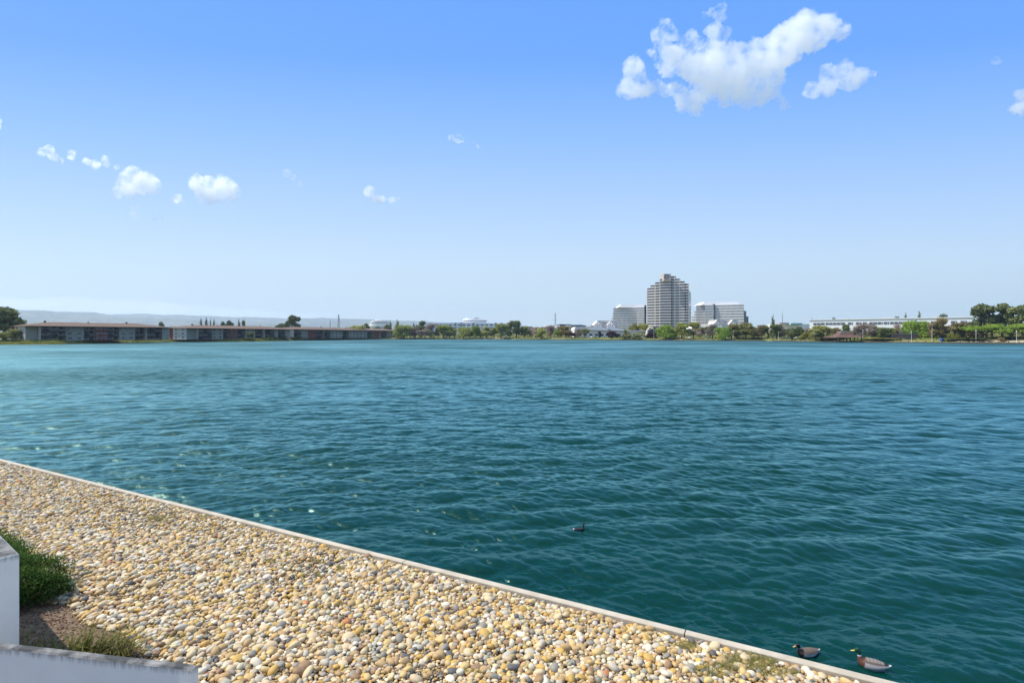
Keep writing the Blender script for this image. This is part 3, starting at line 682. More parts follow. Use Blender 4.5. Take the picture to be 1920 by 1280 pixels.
for p, p2 in zip(ps, ps[1:]):
    a = LG(p, 0); c = LG(p2, 0); mb.add([(a.x,a.y-.22,-1),(c.x,c.y-.22,-1),(c.x,c.y-.22,.66),(a.x,a.y-.22,.66),(a.x,a.y+.1,.66),(c.x,c.y+.1,.66)], [(0,1,2,3),(3,2,5,4)])
mb.build('sea_wall', m_wood, label='low dark timber wall along the far water edge', category='wall')

# ---- waterside posts
m_post = pbr('post_wood', (.10,.055,.035), .9, var=.3, vscale=2)
t0 = thing('bollard', 'short brown timber post on the far waterside wall', 'bollard', (0,0,0), group='posts along the far waterside')
mb = MB(); mb.tube([(0,0,0),(0,0,.95),(0,0,1.02)], [.16,.16,.10], 8); mb.build('post', m_post, t0)
mb = MB(); mb.box((-.19,-.19,.74),(.19,.19,.86)); mb.build('band', m_wood, t0)
p = 742.0; first = True
while p < 1935:
    q = LG(p, .75)
    if not (1548 < p < 1612):
        if first: t0.location = q; first = False
        else: dup(t0, q)
    d_ = (LG(p+1, .75)-q).length; p += 4.6/d_

# ---- lamps
m_white = pbr('white_paint', (.78,.77,.74), .5, var=.06, vscale=.6); m_globe = pbr('lamp_glass', (.85,.85,.82), .25)
def lamp(px, off, h, label, double=False):
    t = thing('street_lamp', label, 'lamp', LG(px, off), group='white lamps along the far shore')
    mb = MB(); mb.tube([(0,0,0),(0,0,.6),(0,0,.65),(0,0,h)], [.19,.17,.11,.08], 8); mb.build('pole', m_white, t)
    if double:
        for s_ in (-1, 1):
            mb = MB(); mb.box((s_*.1-.3*(s_<0)*3, -.14, h-.02), (s_*.1+.3*(s_>0)*3, .14, h+.16)); mb.build('lamp_head', m_white, t)
    else:
        me = mesh_np('lamp_head', ICO[2][0]*np.array([.34,.34,.38]), ICO[2][1]); o = put('lamp_head', me, m_globe, t); o.location = (0,0,h+.3)
for a in [(640,10,5.2,'white globe lamp in front of the left one of the two big olive trees'),(712,10,5,'white globe lamp near the far right end of the brown apartments'),(697,20,4.6,'white globe lamp below the round office'),(867,8,7.5,'tall white lamp among the trees before the white office'),(976,9,6,'white lamp on the lawn right of the dark broad tree'),
    (1226,8,9,'white lamp standing before the arched entrance'),(1375,6,8,'white lamp right of the bright willow on the lawn'),(1460,4,6.4,'white globe lamp at the water edge below the lone conifer'),(1709,4,6.4,'white globe lamp before the low brown shed'),
    (1830,7,6.8,'white globe lamp left of the broad green tree'),(1906,4,6.6,'rightmost white globe lamp, at the edge of the photo'),(1285,8,6,'short white lamp right of the tall willow'),(1323,6,5,'short white lamp before the white shops'),(1618,10,7,'white lamp below the tall bare trees'),(858,20,5,'short white lamp left of the bright green tree')]: lamp(*a)
lamp(1747.5, 12, 10.2, 'tall white twin headed lamp right of the big bright willow', True)

# ---- trees
def crown_cloud(kind, seed, n):
    g = np.random.default_rng(seed); lobes = []
    K = {'round':11,'willow':12,'bare':10,'pine':12,'conifer':9,'umbrella':10,'bush':8}[kind]
    for i in range(K):
        if kind == 'conifer':
            f = i/(K-1); lobes.append((g.normal()*.04, g.normal()*.04, .16+.80*f, (.40*(1-f)+.07), (.40*(1-f)+.07), .11))
        elif kind == 'umbrella':
            a_ = g.uniform(0, 6.28); r_ = g.uniform(.1, .36); lobes.append((r_*math.cos(a_), r_*math.sin(a_), g.uniform(.55, .86)-r_*.3, g.uniform(.13,.2), g.uniform(.13,.2), g.uniform(.08,.13)))
        elif kind == 'pine':
            a_ = g.uniform(0, 6.28); f = g.uniform(0, 1); r_ = g.uniform(.05, .33)*(1.15-f*.75); lobes.append((r_*math.cos(a_), r_*math.sin(a_), .34+.56*f, g.uniform(.12,.19), g.uniform(.12,.19), g.uniform(.07,.12)))
        elif kind == 'bush':
            a_ = g.uniform(0, 6.28); r_ = g.uniform(.0, .34); lobes.append((r_*math.cos(a_), r_*math.sin(a_), g.uniform(.28, .70)-r_*.3, g.uniform(.14,.24), g.uniform(.14,.24), g.uniform(.14,.26)))
        else:
            a_ = g.uniform(0, 6.28); f = g.uniform(0, 1); r_ = g.uniform(.0, .34)*(1.0 if f < .6 else .65); lo_ = .24 if kind != 'willow' else .20
            lobes.append((r_*math.cos(a_), r_*math.sin(a_), lo_+(.84-lo_)*f, g.uniform(.13,.22), g.uniform(.13,.22), g.uniform(.11,.19)))
    L = np.array(lobes); wts = L[:,3]*L[:,4]*L[:,5]; wts = wts**.7; idx = g.choice(K, size=n, p=wts/wts.sum())
    v = g.normal(size=(n,3)); v /= np.linalg.norm(v, axis=1)[:,None]; rr = g.uniform(.0, 1, n)**.35*(1+.25*np.sin(v[:,0]*7+idx)*np.sin(v[:,2]*6))
    p = L[idx,:3]+v*L[idx,3:]*rr[:,None]
    return p, v, L
def crown(kind, seed, n, size, elong=1.0, droop=0):
    g = np.random.default_rng(seed+50); p, v, L = crown_cloud(kind, seed, n)
    if kind == 'willow': p[:,2] -= g.uniform(0, 1, n)**2*.22*np.clip(np.hypot(p[:,0], p[:,1])/.35, 0, 1.2)
    nrm = v+g.normal(size=(n,3))*.7; nrm /= np.linalg.norm(nrm, axis=1)[:,None]
    a = np.cross(nrm, g.normal(size=(n,3))); 
    if droop: a = np.stack([g.normal(size=n)*.25, g.normal(size=n)*.25, -np.ones(n)], 1)
    a /= np.linalg.norm(a, axis=1)[:,None]; b = np.cross(nrm, a); b /= np.linalg.norm(b, axis=1)[:,None]
    s_ = size*g.uniform(.5, 1.3, n)[:,None]
    A_ = a*s_*elong; B_ = b*s_/elong
    V = np.stack([p-A_-B_*.4, p-A_*.1-B_, p+A_, p-A_*.1+B_], 1).reshape(-1, 3); V[:,2] = np.maximum(V[:,2], .02)
    return mesh_np('crown', V, np.arange(4*n).reshape(-1, 4), smooth=False), L
def trunk_mesh(kind, seed, L):
    r_ = random.Random(seed); mb = MB(); r0 = {'round':.032,'willow':.035,'bare':.028,'pine':.03,'conifer':.02,'umbrella':.035,'bush':.02}[kind]
    ht = .95 if kind == 'conifer' else (.62 if kind in ('pine',) else .34)
    if kind == 'bush': ht = .2
    top_ = Vector((r_.uniform(-.03,.03), r_.uniform(-.03,.03), ht)); mid = top_*.5+Vector((r_.uniform(-.02,.02), 0, 0))
    mb.tube([(0,0,-.02), tuple(mid*.2), tuple(mid), tuple(top_)], [r0*1.5, r0*1.05, r0*.85, r0*(.2 if kind == 'conifer' else .6)], 7)
    if kind != 'conifer':
        for l in L[:9]:
            e = Vector(l[:3]); st = top_*r_.uniform(.7, 1.0); m_ = (st+e)/2+Vector((0,0,.03)); mb.tube([st, m_, e], [r0*.5, r0*.32, r0*.12], 5)
            if kind == 'bare':
                for _ in range(7):
                    f_ = e+Vector((r_.gauss(0,1)*l[3]*.8, r_.gauss(0,1)*l[4]*.8, abs(r_.gauss(0,1))*l[5]*.9)); mb.tube([m_.lerp(e, r_.random()), (m_+f_)/2+Vector((0,0,.02)), f_], [r0*.16, r0*.1, r0*.05], 3)
    return mb
BARK = pbr('bark', (.13,.10,.075), .95, var=.4, vscale=8)
LM = {'green': leafy('spring_leaves', (.35,.39,.09), (.47,.48,.14), .48), 'bright': leafy('bright_willow_leaves', (.25,.36,.05), (.35,.45,.08), .42), 'olive': leafy('olive_leaves', (.32,.32,.10), (.44,.42,.15), .48),
      'dark': leafy('dark_leaves', (.13,.16,.055), (.21,.225,.08), .3), 'pineneedle': leafy('pine_needles', (.11,.14,.055), (.24,.25,.095), .25), 'twig': leafy('budding_twigs', (.30,.25,.20), (.38,.31,.24), .2), 'pinktwig': leafy('blossom_twigs', (.40,.29,.23), (.34,.26,.20), .2),
      'plum': leafy('plum_leaves', (.060,.018,.026), (.10,.035,.04), .15), 'brown': leafy('bronze_leaves', (.24,.18,.075), (.32,.26,.10), .35), 'yellow': leafy('yellow_green_leaves', (.26,.27,.05), (.30,.28,.07), .3), 'bluegreen': leafy('grey_green_leaves', (.09,.12,.06), (.15,.17,.08), .2)}
PROTO = {}
NAMES = {'round':'leafy_tree','willow':'willow_tree','bare':'bare_tree','pine':'pine_tree','conifer':'conifer_tree','umbrella':'flat_topped_tree','bush':'bush'}
def tree(kind, leaf, px, ytop, w, off, label, ybase=None, seed=None, group='trees on the far shore'):
    seed = (int(px*7) % 4) if seed is None else seed; key = (kind, leaf, seed)
    Y = shoreY(px)+off; z0 = prof_z(px, off); h = (Z(ytop, Y)-z0); wid = w/F*Y
    if key not in PROTO:
        n = {'round':2900,'willow':3400,'bare':2400,'pine':2800,'conifer':1500,'umbrella':2600,'bush':1200}[kind]
        sz = {'round':.032,'willow':.030,'bare':.022,'pine':.03,'conifer':.03,'umbrella':.030,'bush':.045}[kind]
        cr_, L = crown(kind, seed*13+hash_(kind), n, sz, {'willow':1.5,'bare':1.9}.get(kind, 1.1), kind == 'willow'); cr_.materials.append(LM[leaf])
        t = thing(NAMES[kind], label, 'bush' if kind == 'bush' else 'tree'); put('crown', cr_, None, t)
        mb = trunk_mesh(kind, seed, L); mb.build('stem' if kind == 'bush' else 'trunk', BARK, t, smooth=True)
        PROTO[key] = t; r = t
    else: r = dup(PROTO[key], (0,0,0)); r['label'] = label
    r.location = (X(px, Y), Y, z0-.05); r.rotation_euler = (0, 0, (px*1.7) % 6.28); hw = wid/.60; r.scale = (hw, hw, h/.98)
    r['group'] = group
    return r
def hash_(s): return sum(ord(c)*(i+3) for i, c in enumerate(s)) % 97
TR = [
 ('bare','twig',789,614,16,12,'low twiggy tree between pink tree and dark pine'),('round','olive',843,612,16,16,'olive tree right behind the wide green tree'),('round','olive',881,614,16,14,'olive tree squeezed between willow and brightest green tree'),('round','green',926,613,16,14,'green tree filling the gap left of the tall green tree'),('round','olive',768,613,14,20,'olive tree behind the right side of the broad green willow'),
 ('round','olive',822,613,14,18,'olive tree left behind the wide green tree'),('round','brown',901,615,12,22,'bronze tree right behind the brightest green tree'),('round','olive',984,611,16,22,'olive tree right at the side of the dark broad tree'),('bare','twig',1084,616,20,22,'bare tree left of the flat topped tree before the shop'),('round','olive',1262,614,18,20,'olive tree between the bright willow and the tall round tree'),
 ('round','olive',1384,612,18,22,'olive tree left behind the widest olive tree'),('round','brown',1414,612,20,26,'bronze tree right behind the widest olive tree'),('bare','pinktwig',1477,613,18,26,'pinkish bare tree between the dark tree and the tree pair'),('round','olive',1646,612,18,24,'olive tree between leaning bare tree and dark round tree'),('round','olive',1552,614,18,26,'olive tree right behind the large flat topped tree'),('round','brown',1775,610,18,34,'bronze tree just right of the tallest bronze tree'),('round','olive',1812,608,20,34,'olive tree right of the small yellow bush'),
 ('pine','dark',8,571,66,26,'big dark spreading tree at the left edge, towering over the brown roof'),
 ('round','olive',27,617,24,12,'small round tree before the left end of the brown apartments'),
 ('bush','yellow',4,619,26,10,'yellowish bush at the left edge below the big dark tree'),
 ('conifer','dark',54,612,4,24,'left one of two slim dark cypresses against the brown apartments'),('conifer','dark',63,613,4,24,'right one of two slim dark cypresses against the brown apartments'),
 ('round','dark',303,603.5,8,140,'small dark treetop over the dip between the first two roofs'),('round','dark',325,605,13,150,'dark treetops above the low roof of the second block'),
 ('conifer','bluegreen',377,598,8,190,'leftmost of the slim trees rising behind the brown roof'),('conifer','bluegreen',387,597,9,190,'second slim tree rising behind the brown roof'),('conifer','bluegreen',395,599,5,190,'thin third tree rising behind the brown roof'),('conifer','bluegreen',401,599,7,190,'fourth slim tree rising behind the brown roof'),
 ('round','bluegreen',418,601,10,190,'small grey green treetop right of the four slim trees'),('round','bluegreen',430,599,16,190,'widest grey green treetop behind the brown roof'),('conifer','bluegreen',448,600,8,190,'pointed treetop near the middle of the brown roof'),('round','dark',456,600,9,190,'last dark treetop of the row behind the brown roof'),
 ('pine','dark',550,589,26,150,'tall dark eucalyptus rising above the brown roof'),('round','dark',529,598,12,150,'smaller dark tree left of the tall eucalyptus'),('round','dark',517,602,10,150,'lowest dark tree left of the tall eucalyptus'),('round','dark',538,600,10,150,'dark tree pressed against the tall eucalyptus'),
 ('round','olive',321,622,16,12,'green bush like tree before the recess between the first two blocks'),('bush','yellow',334,624,12,9,'golden bush beside the lit end wall of the second block'),('conifer','green',320,612,8,16,'dark upright tree in the recess between two brown blocks'),
 ('round','yellow',410,622,13,9,'small yellow green tree before the second brown block'),('round','yellow',471,623,11,9,'small round tree right of the middle of the brown blocks'),
 ('round','green',572,619,11,14,'small green tree above the pale boat ramp'),('round','green',613,618,10,10,'small green tree left of the two big olive trees'),
 ('round','olive',633,609,30,9,'left one of two big olive trees before the brown apartments'),('round','olive',671,610,30,9,'right one of two big olive trees before the brown apartments'),('bush','green',691,624,10,10,'small green bush right of the two big olive trees'),
 ('bush','green',613,628,9,5,'low green bush below the small green tree'),
 ('round','dark',686,605,14,160,'dark trees left of the round office'),('round','dark',705,606,12,120,'dark tree before the round office'),
 ('conifer','dark',732,602,8,70,'small dark conifer behind the end of the brown roof'),('conifer','dark',745,601,12,70,'taller dark conifer behind the end of the brown roof'),('round','dark',726,607,14,60,'dark leafy trees at the end of the brown roof'),
 ('willow','green',757,608,32,10,'broad green willow right of the brown apartments'),('round','pinktwig',778,611,17,16,'pinkish tree right of the broad green willow'),('conifer','dark',776,606,8,60,'dark tip behind the pinkish tree'),
 ('pine','dark',791,600,20,50,'dark pine beside the left end of the white office'),('bare','twig',797,612,18,14,'bare twiggy tree left of the white office'),('bare','pinktwig',808,606,22,18,'large bare tree before the left end of the white office'),('round','green',806,617,8,12,'small green tree at the foot of the bare trees'),
 ('round','green',832,609,30,12,'wide green tree before the windows of the white office'),('round','green',851,616,12,14,'small tree right of the wide green tree'),('willow','green',869,612,24,10,'green willow below the round top of the office'),('round','bright',891,611,18,10,'brightest green tree before the white office'),
 ('round','olive',912,612,20,12,'olive tree right of the brightest green tree'),('round','green',939,607,28,10,'tall green tree at the right end of the white office'),('round','green',956,608,14,14,'green tree between the white office and the dark broad tree'),('round','dark',968,601,26,16,'dark broad tree standing highest between office and peach building'),
 ('bare','pinktwig',1005,607,24,24,'pink budding tree before the peach building'),('round','green',1015,615,20,8,'round green tree on the lawn before the peach building'),('round','dark',994,616,8,26,'small dark tree left of the pink budding tree'),
 ('bare','pinktwig',1032,610,18,22,'second pink budding tree, below the dark roofed hall'),('round','bright',1046,616,13,20,'small bright tree below the dark roofed hall'),('round','brown',1060,611,24,26,'bronze tree right of the dark roofed hall'),('bush','plum',1072,621,14,20,'dark reddish bush below the bronze tree'),
 ('umbrella','olive',1097,615,16,18,'flat topped tree before the long white shop'),('round','plum',1124,621,8,16,'small purple leaved tree before the long white shop'),('round','plum',1147,621,14,16,'purple leaved tree below the left pair of gables'),('round','plum',1157,621,10,16,'purple leaved tree right next to another below the left gables'),
 ('bush','olive',1180,625,10,10,'small round bush left of the arched entrance'),('bush','dark',1172,628,24,8,'dark clipped bushes before the long white shop'),('bush','dark',1195,626,14,8,'dark bushes at the left foot of the arched entrance'),
 ('round','yellow',1190,606,20,90,'yellow green tree behind the shop, left of the tower'),('round','yellow',1208,607,22,90,'yellow green tree at the left foot of the tower'),('round','olive',1172,617,8,30,'thin dark tree on the shop roofline'),
 ('bush','plum',1219,620,14,22,'purple bush under the arched entrance, on the left'),('bush','plum',1229,621,10,22,'purple bush under the arched entrance, on the right'),
 ('willow','bright',1248,608,34,9,'bright green willow right of the arched entrance'),('round','green',1278,603,28,12,'tall round green tree before the foot of the tower'),('round','yellow',1304,604,24,80,'pale green tree behind, between tower and right office'),
 ('bare','twig',1301,609,22,14,'bare greyish tree right of the tower'),('round','brown',1314,613,14,20,'bronze tree right of the bare greyish tree'),('umbrella','dark',1323,609,14,22,'small dark flat tree before the right office'),('bare','twig',1336,607,20,16,'bare tree left of the bright willow on the lawn'),
 ('willow','bright',1353,612,28,7,'bright willow on the lawn below the right gables'),('round','brown',1372,607,22,14,'bronze tree right of the bright willow on the lawn'),('round','olive',1398,603,34,12,'widest olive tree, with forked trunk, right of the right office'),
 ('round','brown',1428,609,20,20,'bronze tree right of the widest olive tree'),('umbrella','dark',1440,609,22,24,'dark flat tree left below the lone conifer'),('conifer','dark',1449,593,10,60,'lone dark conifer standing above the trees'),('round','dark',1456,608,26,14,'dark dense tree below the lone conifer'),
 ('bare','pinktwig',1466,610,14,18,'bare tree at the foot of the red mast'),('round','dark',1485,609,22,14,'left part of the dark tree pair right of the red mast'),('round','dark',1498,611,16,14,'right part of the dark tree pair right of the red mast'),('bush','yellow',1511,619,16,12,'yellow green bush left of the long white office'),('bare','pinktwig',1513,609,14,40,'bare pinkish tree at the left end of the long white office'),
 ('umbrella','olive',1540,607,34,14,'large flat topped tree before the long white office'),('bush','olive',1530,622,16,10,'olive bush under the large flat topped tree'),('bush','olive',1560,622,12,12,'olive bush left of the gazebo roof'),('umbrella','brown',1567,611,18,18,'bronze tree left behind the gazebo'),('round','dark',1586,606,18,16,'dark green tree right behind the gazebo'),
 ('bare','twig',1603,611,18,16,'left bare tree beside the gazebo'),('bare','pinktwig',1616,606,26,18,'tallest bare tree right of the gazebo'),('bare','twig',1634,604,26,18,'bare tree with a leaning trunk before the long office'),('round','dark',1657,607,22,14,'dark round tree left of the brown shed'),('round','yellow',1674,613,18,22,'yellow green tree behind the brown shed'),('bare','pinktwig',1684,607,14,26,'bare tree at the left side of the big bright willow'),
 ('willow','bright',1706,600,38,37,'left part of the big bright willow beside the twin headed lamp'),('willow','bright',1728,602,38,37,'right part of the big bright willow beside the twin headed lamp'),
 ('round','brown',1750,601,20,30,'bronze tree behind the twin headed lamp'),('round','brown',1764,596,18,30,'tallest bronze tree before the right end of the long office'),('umbrella','brown',1788,601,32,24,'spreading bronze tree before the right end of the long office'),('bush','yellow',1790,622,14,20,'small yellow bush under the spreading bronze tree'),('round','olive',1800,612,18,26,'olive tree right of the spreading bronze tree'),
 ('round','brown',1825,602,24,30,'bronze tree left of the two tall pines'),('pine','pineneedle',1842,567,44,40,'left one of the two tallest pines at the right'),('pine','pineneedle',1879,566,38,42,'right one of the two tallest pines at the right'),('umbrella','dark',1860,590,40,44,'dark lower boughs between the two tallest pines'),
 ('umbrella','bright',1851,603,50,16,'broad bright green tree below the left tall pine'),('umbrella','bright',1899,602,56,18,'broad bright green tree at the right edge of the photo'),('pine','pineneedle',1918,568,44,36,'tall pine cut off by the right edge of the photo'),('bush','brown',1879,630,12,8,'small round bush on the sandy slope at the right'),
 ('conifer','dark',1523,598,4,200,'tiny treetop at the left end of the long office roof'),('round','dark',1541,593.5,14,200,'pair of dark treetops over the left part of the long office'),('round','dark',1563,595.5,8,200,'small dark treetop over the long office'),('conifer','dark',1698,588,9,210,'pointed dark treetop behind the long office'),('conifer','dark',1724,585.5,11,210,'taller pointed treetop behind the long office'),('round','dark',1767,589,14,210,'round dark treetop behind the long office'),('round','dark',1684,593,10,210,'low dark treetop behind the long office'),
]
for a in TR: tree(*a)
for px, yt, w_, off, kd, lb in [(494,631.5,8,7,'dark','leftmost dark clipped bush before the third brown block'),(506,630.5,9,7,'green','green clipped bush among the dark ones before the third brown block'),(516,631,10,8,'dark','dark bush left of the entrance of the third block'),(526,629.5,15,8,'dark','widest dark hedge bush before the entrance of the third block'),(547,630,18,8,'dark','dark hedge bush right of the entrance of the third block'),(562,630.5,14,8,'dark','dark bush behind the grass above the boat ramp'),(584,629.5,14,8,'dark','round dark bush behind the boat ramp'),(604,629,9,8,'green','small round bush right of the boat ramp'),
   (352,633.5,26,4,'olive','olive shoreline bush below the second brown block'),(342,632.5,14,5,'yellow','yellowish shoreline bush below the lit end wall'),(30,634.5,20,9,'dark','dark low bush under the small round tree'),(466,632,18,6,'dark','dark bush on the bank before the second block'),(265,634,14,7,'olive','low olive bush before the right end of the first block'),(174,635,8,6,'yellow','low golden bush before the red panels of the first block'),
   (1405,630,36,12,'dark','low dark hedge under the widest olive tree'),(1265,632,22,10,'dark','low dark hedge before the tall round green tree'),(1560,630,60,14,'dark','long low hedge behind the gazebo'),(1640,631.5,60,12,'olive','long low hedge left of the brown shed'),(1810,632.5,60,17,'dark','long low hedge above the sandy slope'),(1870,628,50,24,'dark','dark shade bushes under the broad bright tree'),(1785,628.5,50,30,'dark','low dark bushes under the spreading bronze tree')]:
    tree('bush', kd, px, yt, w_, off, lb, group='bushes on the far shore')
def foliage_band(name, label, p0, p1, o0, o1, h0, h1, n, size, mat, seed):
    g = np.random.default_rng(seed); V = []
    for _ in range(n):
        p = g.uniform(p0, p1); o = g.uniform(o0, o1); q = LG(p, o); top = h0+(h1-h0)*(.5+.5*mnoise.noise(Vector((q.x*.06, q.y*.06, seed)))) 
        c = q+Vector((0, 0, g.uniform(0, 1)*max(top, .1))); a = Vector(g.normal(size=3)).normalized()*size*g.uniform(.5, 1.4); b = a.cross(Vector(g.normal(size=3))).normalized()*a.length
        V += [c-a, c-b, c+a, c+b]
    return put(name, mesh_np(name, [tuple(v) for v in V], np.arange(len(V)).reshape(-1, 4), smooth=False), mat, kind='stuff', label=label)
foliage_band('shoreline_plants', 'bright green reeds and low plants on the left far bank', -300, 572, .6, 9, .15, 1.0, 15000, .34, LM['yellow'], 1)
foliage_band('shoreline_plants', 'darker low plants at the foot of the brown apartments', -300, 745, 7, 14, .2, 1.3, 6000, .4, LM['olive'], 2)
foliage_band('distant_greenery', 'distant treetops and shrubs filling the gaps behind the far shore', 735, 2200, 56, 110, 2.5, 9.5, 20000, .9, LM['olive'], 3)
foliage_band('distant_greenery', 'low planting under the trees on the far shore', 735, 2200, 22, 38, .2, 1.6, 6000, .5, LM['green'], 4)
foliage_band('lawn_plants', 'low groundcover on the lawns of the far shore', 735, 2200, 9, 22, -.1, .35, 5000, .3, LM['green'], 5)

# ---- cars
def car_proto(name, col, label):
    m = pbr('car_paint', col, .3, spec=.6); t = thing(name, label, 'car')
    mb = MB(); pr = [(-2.2,.35),(-2.25,.75),(-1.9,.95),(-1.2,1.0),(-.7,1.42),(.7,1.45),(1.35,1.0),(2.0,.85),(2.25,.7),(2.25,.35)]
    mb.prism([(a, -.88, b) for a, b in pr], (0, 1.76, 0)); mb.build('body', m, t)
    mb = MB(); w_ = [(-1.05,1.02),(-.66,1.36),(.64,1.38),(1.18,1.02)]; mb.prism([(a, -.90, b) for a, b in w_], (0, 1.80, 0)); mb.build('window', M_GLASS, t)
    for sx in (-1.4, 1.4):
        for sy in (-.82, .82):
            mb = MB(); mb.tube([(sx, sy-.1, .32), (sx, sy+.1, .32)], [.32, .32], 10); mb.build('wheel', M_TYRE, t)
    return t
M_GLASS = pbr('dark_glass', (.03,.035,.045), .15, spec=.6); M_TYRE = pbr('rubber', (.02,.02,.02), .8)
CARS = {}
CC = {'white':(.8,.8,.8),'silver':(.45,.46,.48),'black':(.03,.03,.035),'blue':(.07,.12,.25),'red':(.30,.03,.03)}
cl = ['white','silver','white','black','silver','blue','white','silver','red','white']
for i, p in enumerate([768,778,786,801,813,836,851,859,867,905,941,949,1001,1012,1020,1027,1048,1063,1108,1118,1206,1214,1222,1230,1252,1262,1272,1292,1330,1345,1361,1378,1391,1405,1421,1437,1452,1470,1479,1487,1495,1506]):
    c = cl[(i*7) % 10]; lb = f'{c} car parked behind the trees on the far shore'; q = LG(p, 26)+Vector((0,0,.05))
    r = dup(CARS[c], q) if c in CARS else car_proto('parked_car', CC[c], lb)
    CARS.setdefault(c, r); r.location = q; r.rotation_euler = (0,0,R(90*(i % 3 == 0)+(i*37 % 11)-5)); r['label'] = lb; r['group'] = f'{c} cars parked on the far shore'

# ================================================================ buildings
m_roof = pbr('brown_shingles', (.145,.095,.062), .9, col2=(.20,.13,.085), vscale=.8, detail=8)
m_grey = pbr('grey_green_siding', (.32,.31,.235), .85, var=.12, vscale=.4); m_cream = pbr('cream_siding', (.66,.58,.45), .85, var=.08, vscale=.4)
m_red = pbr('rust_red_siding', (.22,.055,.035), .85, var=.15, vscale=.4); m_dk = pbr('painted_shade_grey', (.05,.048,.046), .85); m_rail = pbr('railing_paint', (.13,.12,.105), .7)  # darkest grey paints balcony recess shade into the back wall; chimneys reuse it
m_win = pbr('window_glass', (.035,.045,.06), .12, spec=.7); m_wfr = pbr('pale_frame', (.36,.37,.36), .6)
def apart(label, A, B, depth, eave, ridge, bays, over=1.3, endred=True):
    A = Vector(A); B = Vector(B); u = (B-A).normalized(); L = (B-A).length; v = Vector((-u.y, u.x)); z0 = 1.9; h = eave-z0
    if v.y < 0: v = -v
    ang = math.atan2(u.y, u.x); t = thing('apartment_block', label, 'building', (A.x, A.y, z0), ang)
    s_ = 1 if v.dot(Vector((-math.sin(ang), math.cos(ang)))) > 0 else -1    # local +y times s_ points away from the water
    def at(px):                                    # where a sight line meets the facade, in metres along it
        k = (px-960)/F; return (A.x-k*A.y)/(k*u.y-u.x)
    W_ = MB(); fl = h/3
    def bx(mb, a0, a1, d0, d1, h0, h1): lo, hi = sorted((d0*s_, d1*s_)); mb.box((a0, lo, h0), (a1, hi, h1))
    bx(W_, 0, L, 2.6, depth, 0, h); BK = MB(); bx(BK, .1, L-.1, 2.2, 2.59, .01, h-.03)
    for bay in bays:
        a0, a1 = max(at(bay[0]), 0), min(at(bay[1]), L); ty = bay[2]; pr = bay[3] if len(bay) > 3 else 0
        if a1-a0 < .5: continue
        if ty in 'pPr':
            RD = MB() if ty == 'r' else W_; bx(RD, a0+.02, a1-.02, -pr, 2.2, 0, h-.01)
            if ty == 'r': RD.build('red_wall', m_red, t)
            nw = bay[4] if len(bay) > 4 else max(1, int((a1-a0)/4.5))
            if ty != 'P':
                for f_ in range(3):
                    for k in range(nw):
                        c_ = a0+(k+.5)*(a1-a0)/nw; ww = min(1.8, (a1-a0)/nw*.55)
                        mb = MB(); bx(mb, c_-ww/2-.1, c_+ww/2+.1, -pr-.06, -pr+.1, f_*fl+.85, f_*fl+2.25); fo = mb.build('window', m_wfr, t)
                        mb = MB(); bx(mb, c_-ww/2, c_-.04, -pr-.10, -pr-.02, f_*fl+.95, f_*fl+2.15); bx(mb, c_+.04, c_+ww/2, -pr-.10, -pr-.02, f_*fl+.95, f_*fl+2.15); mb.build('pane', m_win, fo)
        else:                                      # stacked balconies in a deep bay
            bx(W_, a0, a0+.22, -pr, 2.2, 0, h-.02); bx(W_, a1-.22, a1, -pr, 2.2, 0, h-.02)
            if pr > 1: mb = MB(); bx(mb, a0-.12, a0-.003, -pr-.1, 2.0, .02, h-.05); mb.build('fin_wall', m_cream, t)
            for f_ in range(3):
                mb = MB()
                if f_: bx(mb, a0+.23, a1-.23, -pr+.1, 2.19, f_*fl-.12, f_*fl+.08)
                n_ = max(2, int((a1-a0)/4)); bw = (a1-a0-.5)/n_
                for k in range(n_):
                    c0_ = a0+.25+k*bw
                    if (k+f_+int(a0)) % 3 != 1: bx(mb, c0_+.05, c0_+bw-.05, -pr+.05, -pr+.18, f_*fl+.12, f_*fl+1.12)
                    bx(mb, c0_-.05, c0_+.05, -pr+.19, -pr+.3, f_*fl+.1, (f_+1)*fl-.14)
                bo = mb.build('balcony', m_rail, t)
                for k in range(n_): mb = MB(); c0_ = a0+.25+k*bw; bx(mb, c0_+.5, c0_+bw-.6, 2.1, 2.17, f_*fl+.15, f_*fl+2.2); mb.build('glass_door', m_win, bo)
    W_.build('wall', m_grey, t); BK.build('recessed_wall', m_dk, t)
    mb = MB(); bx(mb, -.25, -.003, .1, depth-.1, 0, h-.02); mb.build('end_wall', m_cream, t)
    if endred: mb = MB(); bx(mb, -.33, -.253, depth*.58, depth*.74, .4, h-.03); mb.build('red_panel', m_red, t)
    for f_ in range(3):
        for dd in (.12, .42): mb = MB(); bx(mb, -.31, -.254, depth*dd, depth*dd+1.6, f_*fl+.9, f_*fl+2.1); mb.build('window', m_win, t)
    # hipped roof
    rh = ridge-eave; o_ = over; y0, y1 = -3.4-o_*.5, depth+o_; ym = (y0+y1)/2; hi = min((y1-y0)/2, L/2-1)
    ring = [(-o_, y0*s_, h), (L+o_, y0*s_, h), (L+o_, y1*s_, h), (-o_, y1*s_, h)]; rg = [(hi-o_, ym*s_, h+rh), (L+o_-hi, ym*s_, h+rh)]
    mb = MB(); vs = ring+rg+[(p[0], p[1], p[2]-.28) for p in ring]
    mb.add(vs, [(0,1,5,4),(1,2,5),(2,3,4,5),(3,0,4),(0,6,7,1),(1,7,8,2),(2,8,9,3),(3,9,6,0),(6,9,8,7)]); ro = mb.build('roof', m_roof, t)
